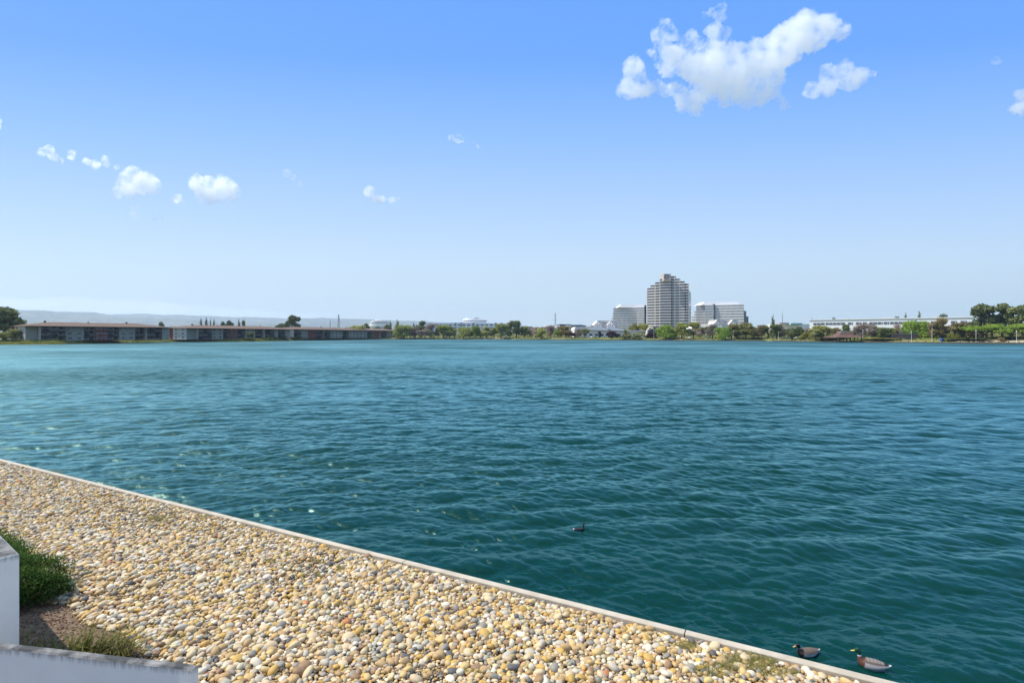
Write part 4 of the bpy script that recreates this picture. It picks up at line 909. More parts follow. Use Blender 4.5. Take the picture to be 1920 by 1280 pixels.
    for k in range(int(L/22)):
        mb = MB(); cx = 12+k*22; bx(mb, cx, cx+.9, ym-1.2, ym-.3, h+rh-.9, h+rh+.7); mb.build('chimney', m_cream if k % 2 else m_dk, ro)
    return t
apart('first brown roofed apartment block, largest and nearest, at the left edge', (-278.5,305.5), (-241,373), 25, 10.6, 13.2,
  [(48,71,'P',0),(72,121,'b',2.6),(121,155,'p',1.2,2),(155,177,'b',1.0),(177,199,'r',1.4,3),(199,222,'b',1.0),(222,251,'p',1.4,2),(251,270,'b',1.0),(271,301,'b',2.6),(301,313,'P',2.6)])
apart('second brown roofed apartment block, right of the recess with the golden bush', (-244.5,401), (-207.5,496), 25, 10.6, 13.2,
  [(350,366,'P',0),(367,394,'b',2.6),(394,416,'p',1.4,2),(416,429,'b',1.0),(429,443,'r',1.4,2),(443,458,'b',1.0),(458,476,'p',1.4,2),(476,491,'b',1.0),(492,511,'b',2.6),(511,519,'P',1.4),(519,533,'b',.6),(533,542,'P',1.6)])
apart('third and longest brown roofed apartment block, ending at the broad green willow', (-210,508), (-149.5,692), 25, 10.8, 13.4,
  [(543,546,'P',0),(546,561,'b',2.6),(561,575,'p',1.4,2),(575,591,'r',1.2,2),(591,605,'b',1.0),(605,618,'b',1.6),(618,640,'p',1.2,3),(640,652,'b',1.0),(652,664,'p',1.8,2),(664,686,'p',1.2,3),(686,700,'b',1.6),(700,712,'r',1.2,1),(712,724,'b',1.4),(724,736,'p',1.2,2),(736,743,'b',1.0)], endred=False)

m_conc = pbr('tower_precast', (.72,.65,.58), .8, var=.06, vscale=.3); m_tglass = pbr('tower_glass', (.05,.052,.07), .12, spec=.7)
m_conc2 = pbr('office_precast', (.84,.79,.73), .8, var=.05, vscale=.3); m_oglass = pbr('office_glass', (.09,.105,.13), .15, spec=.6)
m_mul = pbr('mullion', (.50,.50,.50), .6)
def ring_poly(front, back):          # plan outline from a front line [(px, Y)] closed along a back line Y
    f = [Vector((X(p, y), y, 0)) for p, y in front]
    return f+[Vector((X(front[-1][0], back)*1.0, back, 0)), Vector((X(front[0][0], back), back, 0))]
def clipf(front, a, b):
    out = []
    for (p0, y0), (p1, y1) in zip(front, front[1:]):
        if p1 <= a or p0 >= b: continue
        c0 = max(p0, a); c1 = min(p1, b); f = lambda p: y0+(y1-y0)*(p-p0)/(p1-p0)
        if not out: out.append((c0, f(c0)))
        out.append((c1, f(c1)))
    return out
def shrink(poly, d):
    c = sum(poly, Vector())/len(poly); return [p+(c-p).normalized()*d for p in poly]
# tower
YT = 770.0
FR = [(1213,784),(1229,775),(1238,771.5),(1238.05,766.5),(1258.5,762),(1258.55,766),(1284,757),(1292,754)]
def full(a, b): return clipf(FR, a, b)
org = Vector((X(1252, YT), YT, 2.0))
t = thing('office_tower', 'tall stepped office tower of pale bands and dark windows, with a round emblem on top', 'building', org)
sp_ = 5.13*YT/F
zt = Z(539, YT); nfl = int((zt-2)/sp_); base = zt-nfl*sp_
ext = [(1213,1292)]*nfl+[(1219,1292),(1227,1284.5),(1236,1276),(1244,1268)]
for k, (a, b) in enumerate(ext):
    z = base+k*sp_; yb = 815 if k < nfl else 800; P = ring_poly(full(a, b), yb); P = [p-Vector((org.x, org.y, 0)) for p in P]
    mb = MB(); mb.prism([Vector((p.x, p.y, z-2)) for p in P], (0,0,sp_*.46)); mb.build('spandrel', m_conc, t)
    g_ = shrink(P, .55); mb = MB(); mb.prism([Vector((p.x, p.y, z-2+sp_*.461)) for p in g_], (0,0,sp_*.538)); # stone piers across the glass and the taller glass of the centre bay
    for c in (1228.6, 1237.2, 1265.4, 1274.3, 1291.5):
        if a+1 < c < b:
            q = clipf(FR, c-.01, c+1.3); 
            if len(q) > 1: x_, y_ = X(q[0][0], q[0][1])-org.x, q[0][1]-org.y; mb.box((x_-.5, y_+.08, z-2+sp_*.46), (x_+.5, y_+1.0, z-2+sp_*.999), 1)
    wo_ = mb.build('window_band', [m_tglass, m_conc], t)
    if a < 1240 and b > 1258:
        mb = MB(); mb.box((X(1243,766.5)-org.x, 766.5-org.y-.12, z-2+sp_*.34), (X(1257,766.5)-org.x, 766.5-org.y+.5, z-2+sp_*.80)); mb.build('centre_window', m_tglass, wo_)
for (a, zk, w_) in [(1259.4, Z(527,YT), 2.0),(1284.6, Z(533,YT), 1.9)]:
    q = clipf(FR, a-.01, a+3); x_, y_ = X(a, q[0][1])-org.x, q[0][1]-org.y
    mb = MB(); mb.box((x_-.3, y_-.25, -2), (x_-.3+w_, y_+1.2, zk-2)); mb.build('glass_strip', m_tglass, t)
mb = MB(); xa, xb = X(1244.5,758)-org.x, X(1258,758)-org.x; zc_, zd = Z(528,YT)-2, Z(515.2,YT)-2
mb.box((xa, 758-org.y, zc_), (xb, 758-org.y+16, zd)); cr_ = mb.build('crown_block', pbr('crown_stone', (.58,.46,.36), .8), t)
cx, cz, y_ = X(1250.3,758)-org.x, Z(520.4,YT)-2, 758-org.y
mb = MB(); mb.tube([(cx, y_-.35, cz), (cx, y_+.2, cz)], [3.35, 3.35], 28); mb.build('round_emblem', pbr('emblem_dark', (.10,.11,.14), .4), cr_)
mb = MB(); mb.tube([(cx, y_-.45, cz), (cx, y_+.2, cz)], [2.2, 2.2], 24); mb.build('emblem_centre', pbr('emblem_grey', (.34,.36,.40), .5), cr_)
mb = MB(); mb.box((X(1259,772)-org.x, 772-org.y, Z(528,YT)-2), (X(1262.5,772)-org.x, 784-org.y, Z(517.5,YT)-2)); mb.build('stair_block', m_conc, t)
# side face beyond the right front corner
mb = MB(); mb2 = MB()
x0_, y0_ = X(1292,754.2)-org.x, 754.2-org.y; x1_, y1_ = X(1296,812)-org.x, 812-org.y
for k in range(nfl-1):
    z = base+k*sp_-2
    mb.prism([(x0_, y0_, z), (x1_, y1_, z), (x1_-4, y1_, z), (x0_-4, y0_, z)], (0,0,sp_*.40)); mb2.prism([(x0_-.4, y0_+.3, z+sp_*.401), (x1_-.4, y1_-.3, z+sp_*.401), (x1_-4, y1_-.3, z+sp_*.401), (x0_-4, y0_+.3, z+sp_*.401)], (0,0,sp_*.598))
mb.build('side_spandrels', m_conc, t); mb2.build('side_window_band', m_tglass, t)

def office(name, label, front, yb, ytop, sp_px, floors, exts, Y0, pent, mul_px, gm, cm, base_z=2.0):
    org = Vector((X((front[0][0]+front[-1][0])/2, Y0), Y0, base_z)); t = thing(name, label, 'building', org); sp = sp_px*Y0/F; zt = Z(ytop, Y0)
    for k in range(floors):                       # k = 0 is the top floor
        a, b = exts(k); P = [p-Vector((org.x, org.y, 0)) for p in ring_poly(clipf(front, a, b), yb)]; z = zt-(k+1)*sp-base_z
        if z < -.5: break
        lo_ = sp*.5
        mb = MB(); mb.prism([Vector((p.x, p.y, z)) for p in P], (0,0,lo_)); mb.build('spandrel', cm, t)
        g_ = shrink(P, .5); mb = MB(); mb.prism([Vector((p.x, p.y, z+lo_+.002)) for p in g_], (0,0,sp-lo_-.004)); q = clipf(front, a, b); c = a+mul_px
        while c < b-.3:
            s_ = clipf(front, c, b); 
            if len(s_) > 1: x_, y_ = X(s_[0][0], s_[0][1])-org.x, s_[0][1]-org.y; mb.box((x_-.42, y_-.02, z+lo_), (x_+.42, y_+.7, z+sp-.01), 1)
            c += mul_px
        mb.build('window_band', [gm, cm], t)
    a, b = exts(0); P = [p-Vector((org.x, org.y, 0)) for p in ring_poly(clipf(front, a, b), yb)]
    mb = MB(); mb.prism([Vector((p.x, p.y, zt-base_z)) for p in P], (0,0,1.0)); mb.build('parapet', cm, t)
    if pent:
        p0, p1, p2, p3, yt2 = pent; za, zb = zt-base_z+.9, Z(yt2, Y0)-base_z; yf = front[len(front)//2][1]-org.y+2; yk = yb-org.y-3
        lo = [(X(p0,Y0)-org.x, yf, za), (X(p3,Y0)-org.x, yf, za), (X(p3,Y0)-org.x, yk, za), (X(p0,Y0)-org.x, yk, za)]
        hi = [(X(p1,Y0)-org.x, yf+2.5, zb), (X(p2,Y0)-org.x, yf+2.5, zb), (X(p2,Y0)-org.x, yk-2, zb), (X(p1,Y0)-org.x, yk-2, zb)]
        mb = MB(); mb.add(lo+hi, [(4,5,6,7)]+[(i,(i+1)%4,4+(i+1)%4,4+i) for i in range(4)]); mb.build('roof_block', cm, t)
    return t, org
tA, oA = office('office_block', 'white banded office block on the left of the tall tower', [(1144,884),(1150,880),(1194,870),(1194.05,864),(1212,857)], 905, 577.4, 4.55, 12, lambda k: (1150 if k < 2 else 1148.2 if k < 4 else 1146.4 if k < 5 else 1144.2, 1212), 870, (1159,1166,1211,1212,570.5), 2.35, m_oglass, m_conc2)
mb = MB(); mb.box((X(1208.6,857)-oA.x, 856.2-oA.y, 0), (X(1211.5,857)-oA.x, 860-oA.y, Z(573,870)-2)); mb.build('glass_strip', m_tglass, tA)
tB, oB = office('office_block', 'white banded office block with stepped ends on the right of the tall tower', [(1295,878),(1305,872),(1321.5,868),(1321.55,862),(1338,858),(1338.05,861),(1395,840)], 900, 573.2, 5.05, 11, lambda k: (1305 if k < 2 else 1301 if k < 4 else 1297, 1395), 866, (1313,1322,1382,1391,566), 2.3, m_oglass, m_conc2)
mb = MB(); mb.box((X(1338.2,858)-oB.x, 858.4-oB.y, 0), (X(1341,858)-oB.x, 863-oB.y, Z(570.5,866)-2)); mb.build('glass_strip', m_tglass, tB)
mb = MB(); mb.box((X(1395.2,874)-oB.x, 874-oB.y, 0), (X(1399.2,874)-oB.x, 896-oB.y, Z(582.3,866)-2)); mb.box((X(1399.2,878)-oB.x, 878-oB.y, 0), (X(1403.4,878)-oB.x, 898-oB.y, Z(592.6,866)-2)); mb.build('glass_wing', m_oglass, tB)

def slab(mb, poly, Y0, T, o, mi=0): mb.prism([Vector((X(p, Y0), Y0, Z(q, Y0)))-o for p, q in poly], (0, T, 0), mi)
def rect(mb, a, b, y0, y1, Y0, T, o, mi=0): slab(mb, [(a,y1),(b,y1),(b,y0),(a,y0)], Y0, T, o, mi)
m_shop = pbr('white_stucco', (.86,.80,.72), .8, var=.05, vscale=.2); m_shop2 = pbr('pale_roofing', (.50,.48,.46), .8, var=.06, vscale=.2); m_trim = pbr('grey_trim', (.33,.33,.33), .7)
# twin gabled halls
def gables(label, Y0, gs, wall, roofy, ridges, T=40):
    o = Vector((X((wall[0]+wall[1])/2, Y0), Y0, 2.0)); t = thing('gabled_hall', label, 'building', o)
    mb = MB(); rect(mb, wall[0], wall[1], wall[2], 632, Y0+3, T, o); mb.build('wall', m_shop2, t)
    for (x0, xm, x1, yt, yb_) in gs:
        mb = MB(); slab(mb, [(x0,632),(x1,632),(x1,yb_),(xm,yt),(x0,yb_)], Y0, T*.6, o); g_ = mb.build('gable', m_shop, t)
        mb = MB()
        for (xa, ya, xb, yb2) in ((x0-.6, yb_+.7, xm, yt-.6), (x1+.6, yb_+.7, xm, yt-.6)): slab(mb, [(xa,ya),(xb,yb2),(xb,yb2+.9),(xa,ya+.9)] if xa < xb else [(xb,yb2),(xa,ya),(xa,ya+.9),(xb,yb2+.9)], Y0-.8, 2.0, o)
        mb.build('gable_edge', m_trim, g_)
        for c in (-2.2, 2.0):
            mb = MB(); rect(mb, xm+c, xm+c+1.6, yb_+1.0-1.5, yb_+1.6, Y0-.15, .3, o); mb.build('window', m_oglass, g_)
    mb = MB(); slab(mb, [(ridges[0], roofy[1]), (ridges[1], roofy[1]), (ridges[1]-1.2, roofy[0]), (ridges[0]+1.2, roofy[0])], Y0+8, T*.5, o); mb.build('roof', m_shop2, t)
    mb = MB(); rect(mb, (gs[0][1]+gs[1][1])/2-3, (gs[0][1]+gs[1][1])/2+2.6, roofy[0]+4.2, roofy[0]+5.8, Y0+7.5, 1, o); mb.build('window_strip', m_oglass, t)
gables('white shopping hall with two gables on the left of the tower', 640, [(1114,1121.5,1129,601.5,609.5),(1139,1146,1153.5,601.5,609.5)], (1108,1160,609.3), (600.7,610), (1120,1157))
gables('white shopping hall with two gables below the right office block', 700, [(1338.5,1346,1354,599.5,607.5),(1367.5,1375,1383,599.5,607.5)], (1334,1386,607.3), (598.9,608), (1338,1384))
def simple(name, label, px0, px1, Y0, T, cat='building'):
    o = Vector((X((px0+px1)/2, Y0), Y0, 2.0)); return thing(name, label, cat, o), o
t, o = simple('shop_building', 'long low white shop building left of the arched entrance', 1076, 1214, 600, 30)
mb = MB(); slab(mb, [(1077,632),(1214,632),(1214,620.5),(1172,618.5),(1160,615),(1105,612.4),(1079,613),(1077,617)], 600, 34, o); mb.build('wall', m_shop, t)
mb = MB(); slab(mb, [(1104,618.4),(1170,619.4),(1214,621),(1214,622),(1170,620.6),(1104,619.4)], 598, 3, o); mb.build('canopy', m_shop2, t)
for k in range(12):
    mb = MB(); a = 1084+k*10.4; rect(mb, a, a+6.0, 625.6, 629.4, 599.7, .6, o); mb.build('window', m_oglass, t)
mb = MB(); rect(mb, 1141, 1145, 617.6, 619.2, 597.6, .3, o); mb.build('sign_panel', pbr('dark_sign', (.05,.05,.06), .6), t)
t, o = simple('entrance_arch', 'arched canopy over the mall entrance in front of the tower', 1213, 1240, 575, 10)
mb = MB(); N = 22
for half, (c0_, r0_, r1_, dY) in enumerate([(1225, 12.2, 10.6, 0)]):
    pts = [(c0_+15.0*math.cos(math.pi*(1-i/N))*(.82), 629-17.8*math.sin(math.pi*i/N)) for i in range(N+1)]; inn = [(c0_+13.4*math.cos(math.pi*(1-i/N))*(.82), 629-15.8*math.sin(math.pi*i/N)) for i in range(N+1)]
    for i in range(N): slab(mb, [inn[i], inn[i+1], pts[i+1], pts[i]], 575, 7, o)
mb.build('arch', pbr('tan_arch', (.50,.40,.28), .7), t)
mb = MB(); pts = [(1225+12.6*math.cos(math.pi*(1-i/N)), 629-16.4*math.sin(math.pi*i/N)) for i in range(N+1)]
for i in range(N//2, N): slab(mb, [(pts[i][0]-1.6, pts[i][1]+1.6), (pts[i+1][0]-1.6, pts[i+1][1]+1.2), (pts[i+1][0], pts[i+1][1]-.6), (pts[i][0], pts[i][1]-1.2)], 584, 6, o)
mb.build('rear_arch', m_shop, t)
mb = MB(); slab(mb, [(1216,631),(1234,631),(1234,620),(1229,616.5),(1221,616.5),(1216,620)], 586, 10, o); mb.build('glass_front', m_oglass, t)
for c in (1213.4, 1235.6): mb = MB(); rect(mb, c, c+1.4, 618, 631, 574, 3, o); mb.build('pillar', m_shop, t)
t, o = simple('shop_building', 'white shops with arched openings between the tower and the widest olive tree', 1290, 1432, 610, 30)
mb = MB(); slab(mb, [(1292,632),(1436,632),(1436,623),(1428,619),(1418,621),(1412,616),(1400,621),(1384,617.5),(1374,622),(1365,621),(1330,620),(1322,613),(1304,612),(1296,619),(1292,622)], 610, 34, o); mb.build('wall', m_shop, t)
for a, w_ in [(1294,5),(1303,5),(1315,8),(1327,5),(1336,6),(1349,6),(1364,6),(1381,9),(1396,5),(1405,6),(1418,5),(1427,5)]: mb = MB(); rect(mb, a, a+w_, 625.6, 630.5, 609.6, .7, o); mb.build('window', m_oglass, t)
mb = MB(); slab(mb, [(1310,626),(1322,620.6),(1326,622),(1329,626)], 606, 4, o); mb.build('porch_roof', m_shop, t)

# white office with round top, left of centre
m_off = pbr('white_panels', (.86,.85,.82), .7, var=.04, vscale=.2)
t, o = simple('office_building', 'wide white office with a round upper storey behind the willows', 797, 962, 735, 40)
mb = MB(); slab(mb, [(797,632),(962,632),(962,606.8),(916,605.6),(900,605),(864,604.6),(850,604.8),(797,605.6)], 735, 40, o); mb.build('wall', m_off, t)
for r_, (ya, yb_) in enumerate([(608.2,610.4),(613.8,615.6),(619.2,621.2)]):
    for k in range(19):
        a = 799.5+k*8.5
        if r_ == 0 and k in (0,1): continue
        mb = MB(); rect(mb, a, a+5.2, ya, yb_, 734.6, .8, o); mb.build('window', m_oglass, t)
for a in (852.5, 863.5, 886, 928, 939, 950): mb = MB(); rect(mb, a, a+3.2, 604.8, 611, 734.2, 1.0, o); mb.build('stair_tower', m_trim, t)
def drum(mb, cx, hw, y0, y1, Yc, o, mi=0, k=28, fl=.8):
    c = Vector((X(cx, Yc), Yc, 0))-Vector((o.x, o.y, 0)); r_ = hw/F*Yc; mb.prism([Vector((c.x+r_*math.cos(2*math.pi*i/k), c.y+r_*fl*math.sin(2*math.pi*i/k), Z(y1, Yc)-o.z)) for i in range(k)], (0,0,Z(y0,Yc)-Z(y1,Yc)), mi)
mb = MB(); drum(mb, 891, 23, 598.4, 601, 760, o); mb.build('drum_wall', m_off, t)
mb = MB(); drum(mb, 891, 22.5, 601, 602.2, 760, o); mb.build('drum_windows', m_oglass, t)
mb = MB(); drum(mb, 891, 20.5, 602.2, 607, 760, o); mb.build('drum_base', m_off, t)
mb = MB(); drum(mb, 881, 8, 596, 598.4, 765, o); mb.build('roof_dome', m_off, t)
mb = MB(); rect(mb, 889.5, 897, 595.2, 598.6, 770, 8, o); mb.build('roof_plant', m_shop2, t)

t, o = simple('office_building', 'distant round office with pale bands above the brown roof', 698, 745, 900, 40)
for y0_, y1_, hw, mt, nm in [(599.2,600.8,9,m_off,'roof_drum'),(600.8,602.6,16,m_off,'upper_band'),(602.6,603.6,15.5,m_red,'window_band'),(603.6,605.6,19,m_off,'middle_band'),(605.6,606.8,18.4,m_oglass,'window_band'),(606.8,612,20,m_off,'lower_band'),(612,631,19,m_shop2,'wall')]:
    mb = MB(); drum(mb, 713, hw, y0_, y1_, 930, o); mb.build(nm, mt, t)

t, o = simple('hall', 'low dark roofed hall behind the pink budding trees', 1030, 1102, 820, 50)
mb = MB(); rect(mb, 1044, 1098, 609.5, 631, 820, 50, o); mb.build('wall', m_shop, t)
mb = MB(); slab(mb, [(1045,608.6),(1050,607.6),(1071,607.8),(1072,609.8),(1098,610.4),(1100,611.8),(1060,611.6),(1045,610)], 812, 60, o); mb.build('roof', pbr('dark_roofing', (.10,.105,.12), .6), t)
mb = MB(); slab(mb, [(1071,609.0),(1090,608.6),(1100,610.8),(1100,611.6),(1071,611.2)], 811.5, 3, o); mb.build('glass_front', pbr('blue_glass', (.12,.20,.26), .2), t)
mb = MB(); rect(mb, 1060, 1071, 609.8, 612, 810, 2, o); mb.build('pale_panel', m_off, t)
m_peach = pbr('peach_stucco', (.55,.38,.26), .85, var=.06, vscale=.2)
t, o = simple('retail_building', 'peach coloured low building right of the dark broad tree', 984, 1058, 690, 30)
mb = MB(); slab(mb, [(984,632),(1058,632),(1058,614),(1040,614),(1040,611.8),(1022,611.8),(1022,613.4),(998,613.4),(998,612),(984,612)], 690, 30, o); mb.build('wall', m_peach, t)
mb = MB(); rect(mb, 1024, 1050, 609.6, 611.9, 700, 20, o); mb.build('upper_wall', m_off, t)
for k in range(7): mb = MB(); a = 987+k*10; rect(mb, a, a+1.3, 612.6, 627, 689.6, .5, o); mb.build('pilaster', m_red, t)
t, o = simple('retail_building', 'small teal roofed building between the red mast and the long white office', 1464, 1520, 640, 30)
mb = MB(); rect(mb, 1460, 1520, 607.4, 632, 640, 30, o); mb.build('wall', m_shop, t)
mb = MB(); slab(mb, [(1482,609),(1505,609),(1504,605.6),(1484,605.6)], 632, 20, o); mb.build('roof', pbr('teal_roofing', (.22,.40,.38), .7), t)
mb = MB(); rect(mb, 1463, 1479, 604.6, 607.6, 636, 8, o); mb.build('roof_sign', pbr('mauve_panel', (.50,.42,.45), .7), t)

# long white office at the right
t = thing('office_building', 'long two storey white office stretching behind the trees at the right', 'building', (X(1670,520), 520, 2))
o = Vector((X(1670,520), 520, 2)); A = Vector((X(1518,560), 560, 0)); B = Vector((X(1822,470), 470, 0)); u = (B-A); L = u.length; u = u.normalized(); v = Vector((-u.y, u.x, 0))
if v.y < 0: v = -v
def ap(px): k = (px-960)/F; return (A.x-k*A.y)/(k*u.y-u.x)
def seg(mb, a0, a1, d0, z0, z1, T): 
    P = [A+u*a0+v*d0, A+u*a1+v*d0, A+u*a1+v*(d0+T), A+u*a0+v*(d0+T)]; mb.prism([Vector((p.x-o.x, p.y-o.y, z0-2)) for p in P], (0,0,z1-z0))
zt = Z(600, 560); z2 = Z(595.4, 470); zt = (zt+z2)/2
mb = MB(); seg(mb, 0, L, 0, 2, zt, 40); mb.build('wall', m_off, t)
mb = MB(); seg(mb, -.8, L+.8, -.8, zt, zt+.7, 41.5); mb.build('parapet', m_off, t)
for a, b in [(1525,1546),(1548,1584),(1590,1599),(1605,1615),(1618,1625),(1630,1655),(1657,1667),(1669,1703),(1708,1738),(1745,1775),(1783,1794),(1801,1813)]:
    mb = MB(); seg(mb, ap(a), ap(b), -.25, zt-5.0, zt-2.9, .6); f_ = mb.build('window', m_oglass, t)
    mb = MB(); s_ = ap(a)+3
    while s_ < ap(b)-1: seg(mb, s_, s_+.25, -.33, zt-4.99, zt-2.91, .2); s_ += 3.4
    if mb.v: mb.build('frame', m_off, f_)
for a, b in [(1552,1563),(1570,1582),(1640,1656),(1694,1706),(1763,1776),(1806,1815)]: mb = MB(); seg(mb, ap(a), ap(b), -.25, 2.9, 5.4, .6); mb.build('window', m_oglass, t)
for a, b, h_ in [(1650,1672,1.2),(1748,1754,1.6),(1582,1585,1.4)]: mb = MB(); seg(mb, ap(a), ap(b), 12, zt+.7, zt+.7+h_, 5); mb.build('roof_plant', m_shop2, t)

# gazebo over the water
YG = shoreY(1581)-5.5; o = Vector((X(1581,YG), YG, 0)); t = thing('gazebo', 'brown roofed open gazebo on a deck over the far water edge', 'gazebo', o)
m_gr = pbr('gazebo_shingles', (.17,.095,.07), .9, var=.25, vscale=1.5); ze, zm, zt = Z(632.2,YG), Z(628.6,YG), Z(621.4,YG); r_ = 27/F*YG
def sq(h, z): return [(-h,-h*.8,z),(h,-h*.8,z),(h,h*.8,z),(-h,h*.8,z)]
def frus(mb, a, b): mb.add(a+b, [(3,2,1,0),(4,5,6,7)]+[(i,(i+1)%4,4+(i+1)%4,4+i) for i in range(4)])
mb = MB(); frus(mb, sq(r_, ze-.25), sq(r_, ze)); frus(mb, sq(r_, ze), sq(r_*.52, zm)); frus(mb, sq(r_*.52, zm), sq(r_*.27, zt-.35)); mb.build('roof', m_gr, t)
mb = MB(); frus(mb, sq(r_*.30, zt-.35), sq(r_*.28, zt)); mb.build('roof_cap', m_trim, t)
mb = MB(); mb.box((-r_*.98,-r_*.8,.55),(r_*.98,r_*.8,.85)); mb.build('deck', m_wood, t)
for i in range(8):
    x_ = -r_*.86+i*r_*1.72/7
    for sy in (-1, 1): mb = MB(); mb.box((x_-.16, sy*r_*.62-.16, -1.0), (x_+.16, sy*r_*.62+.16, ze-.26)); mb.build('post', m_post, t)
mb = MB(); mb.box((-r_*.9,-r_*.72,1.75),(r_*.9,-r_*.68,1.87)); mb.box((-r_*.9,-r_*.72,1.2),(r_*.9,-r_*.68,1.28))
for i in range(30): x_ = -r_*.88+i*r_*1.76/29; mb.box((x_-.04,-r_*.71,.85),(x_+.04,-r_*.69,1.76))
mb.build('railing', m_wood, t)
# brown shed
YS = 382; o = Vector((X(1696,YS), YS, 1.7)); t = thing('utility_shed', 'low flat brown shed under the big bright willow', 'shed', o)
mb = MB(); rect(mb, 1671, 1722, 626.6, 637, YS, 6, o); mb.build('wall', pbr('brown_brick', (.22,.14,.11), .9, var=.2, vscale=.8), t)
mb = MB(); rect(mb, 1669, 1723, 625.8, 626.6, YS-.6, 7.5, o); mb.build('roof', m_trim, t)
mb = MB(); rect(mb, 1694, 1699, 636, 638.6, YS-2, 1.5, o); mb.build('step', m_shop, t)
# blue drum
YS = shoreY(1766)+9; o = Vector((X(1766,YS), YS, prof_z(1766,9))); t = thing('blue_bin', 'bright blue rounded bin on the grass right of the twin headed lamp', 'bin', o)
m_blue = pbr('blue_plastic', (.03,.12,.48), .5); mb = MB(); mb.tube([(0,0,0),(0,0,.1),(0,0,1.5),(0,0,1.62)], [.8,1.05,1.1,.98], 14); mb.build('body', m_blue, t)
mb = MB(); mb.tube([(0,0,1.62),(0,0,1.72),(0,0,1.9)], [1.14,1.14,.5], 14); mb.build('lid', m_blue, t)
# pylons and mast
m_steel = pbr('galvanised_steel', (.30,.31,.33), .6)
def pylon(label, px, y0, Y0, w_, arms, th=.5):
    zt = Z(y0, Y0); o = Vector((X(px,Y0), Y0, 2)); t = thing('power_pylon', label, 'pylon', o); h = zt-2; mb = MB(); W0 = w_/F*Y0/2
    cs = lambda f: [(sx*W0*(1-f*.82), sy*W0*(1-f*.82), h*f) for sx, sy in ((-1,-1),(1,-1),(1,1),(-1,1))]
    n = 8
    for i in range(n):
        a, b = cs(i/n), cs((i+1)/n)
        for j in range(4): mb.tube([a[j], b[j]], [th*.5, th*.45], 4); mb.tube([a[j], b[(j+1)%4]], [th*.3, th*.3], 4); mb.tube([b[j], b[(j+1)%4]], [th*.3, th*.3], 4)
    mb.build('lattice', m_steel, t)
    for f, aw in arms: mb = MB(); mb.tube([(-aw,0,h*f),(0,0,h*f+.6),(aw,0,h*f)], [th*.4, th*.6, th*.4], 5); mb.build('cross_arm', m_steel, t)
pylon('distant lattice power pylon above the brown roof', 635, 589.6, 1500, 5, [(.95,2.4),(.8,3.0)], .9)
pylon('distant lattice power pylon above the peach building', 1041, 586, 1500, 3.2, [(.90,4.5),(.70,6.5),(.84,3.0)], .7)
pylon('small distant pylon left of the pylon above the brown roof', 619, 600.5, 1900, 2.6, [(.9,3.5)], .6)
o = Vector((X(1467,900), 900, 2)); t = thing('radio_mast', 'thin red and white mast above the trees right of the lone conifer', 'mast', o); h = Z(584.5,900)-2
m_rw = pbr('mast_red', (.42,.20,.17), .6)
for i in range(6): mb = MB(); mb.tube([(0,0,h*i/6),(0,0,h*(i+1)/6)], [.55-.06*i, .5-.06*i], 8); mb.build('section', m_rw if i % 2 else m_steel, t)
for i in range(3): mb = MB(); mb.box((-.9,-.4,h*(.55+i*.12)),(.9,.4,h*(.55+i*.12)+1.2)); mb.build('antenna', m_steel, t)

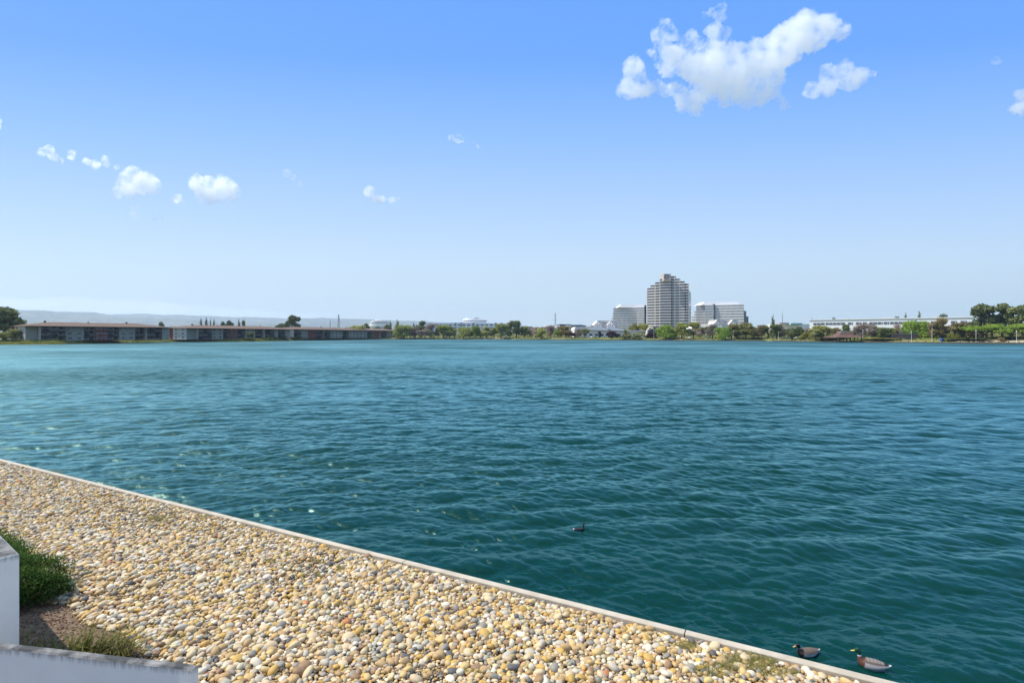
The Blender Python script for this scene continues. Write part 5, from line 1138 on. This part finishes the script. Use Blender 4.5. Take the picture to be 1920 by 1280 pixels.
# ---- hills
def hill(name, pts, Y0, D, mat, seed, label):
    V = []; n = 260; p0, p1 = pts[0][0], pts[-1][0]; rows = 14
    for i in range(n+1):
        p = p0+(p1-p0)*i/n
        for (a, ya), (b, yb_) in zip(pts, pts[1:]):
            if a <= p <= b: y_ = ya+(yb_-ya)*(p-a)/(b-a); break
        zr = max(Z(y_, Y0)-2, 0)
        for j in range(rows+1):
            f = j/rows; s_ = math.sin(f*math.pi/2)**.8 if f < 1 else 1; Yj = Y0-D*(1-f); x_ = X(p, Y0)
            nz = mnoise.fractal(Vector((x_*.0013, Yj*.0013, seed)), 1.0, 2.0, 5); rg = abs(mnoise.noise(Vector((x_*.02, Yj*.004, seed+4))))
            V.append((x_, Yj, 2+zr*s_*(1+.22*nz*(1-f*.6))+(rg*20 if f > .9 else 0)))
        V.append((X(p, Y0), Y0+900, 2))
    k = rows+2; f_ = [(i*k+j, (i+1)*k+j, (i+1)*k+j+1, i*k+j+1) for i in range(n) for j in range(k-1)]
    return put(name, mesh_np(name, V, f_), mat, kind='structure', label=label)
m_hill = pbr('wooded_hillside', (.05,.065,.06), .95, col2=(.20,.18,.15), vscale=.008, detail=9, lo=.44, hi=.62)
hill('hills', [(-500,583),(-200,581),(0,584),(40,583.5),(90,583),(130,584),(170,585.5),(210,590.5),(245,594),(300,598),(420,603),(560,608),(700,614)], 9000, 2600, m_hill, 1, 'near ridge of the far hills')
hill('hills', [(-500,590),(0,590),(200,592),(250,589.4),(300,591.5),(350,590.5),(400,593),(440,596),(520,597),(600,598),(680,599),(735,601),(780,602.5),(830,606),(900,612),(980,622)], 12200, 3000, m_hill, 2, 'farthest low ridge of the hills')
# ---- bank of sea fog lying over the hills
CMF = cloud_mat('fog_vapour', .001, .001, .30, .62)
def fog(blobs, Y, label):
    c = W(sum(b[0] for b in blobs)/len(blobs), 590, Y); V, Fc = [], []; iv, fv = ICO[3]; off = 0
    for px, py, rx, ry in blobs: V.append(iv*np.array([rx/F*Y, 800, ry/F*Y])+np.array(W(px, py, Y)-c)); Fc.append(fv+off); off += len(iv)
    o = put('fog_bank', mesh_np('fog_bank', np.concatenate(V), np.concatenate(Fc)), CMF, label=label, category='fog bank'); o.location = c
    md = o.modifiers.new('union', 'REMESH'); md.mode = 'VOXEL'; md.voxel_size = 80
    d = o.modifiers.new('billow', 'DISPLACE'); tx = bpy.data.textures.new('fog_billows', 'CLOUDS'); tx.noise_scale = 600; tx.noise_depth = 4; d.texture = tx; d.strength = 270; d.mid_level = .5; d.texture_coords = 'LOCAL'
fog([(-160,576,160,15),(20,572,140,14),(140,571,120,14),(240,577,110,14),(340,583,110,12),(440,588,110,9),(540,591,90,6)], 15000, 'pale bank of sea fog lying over the far hills at the left')
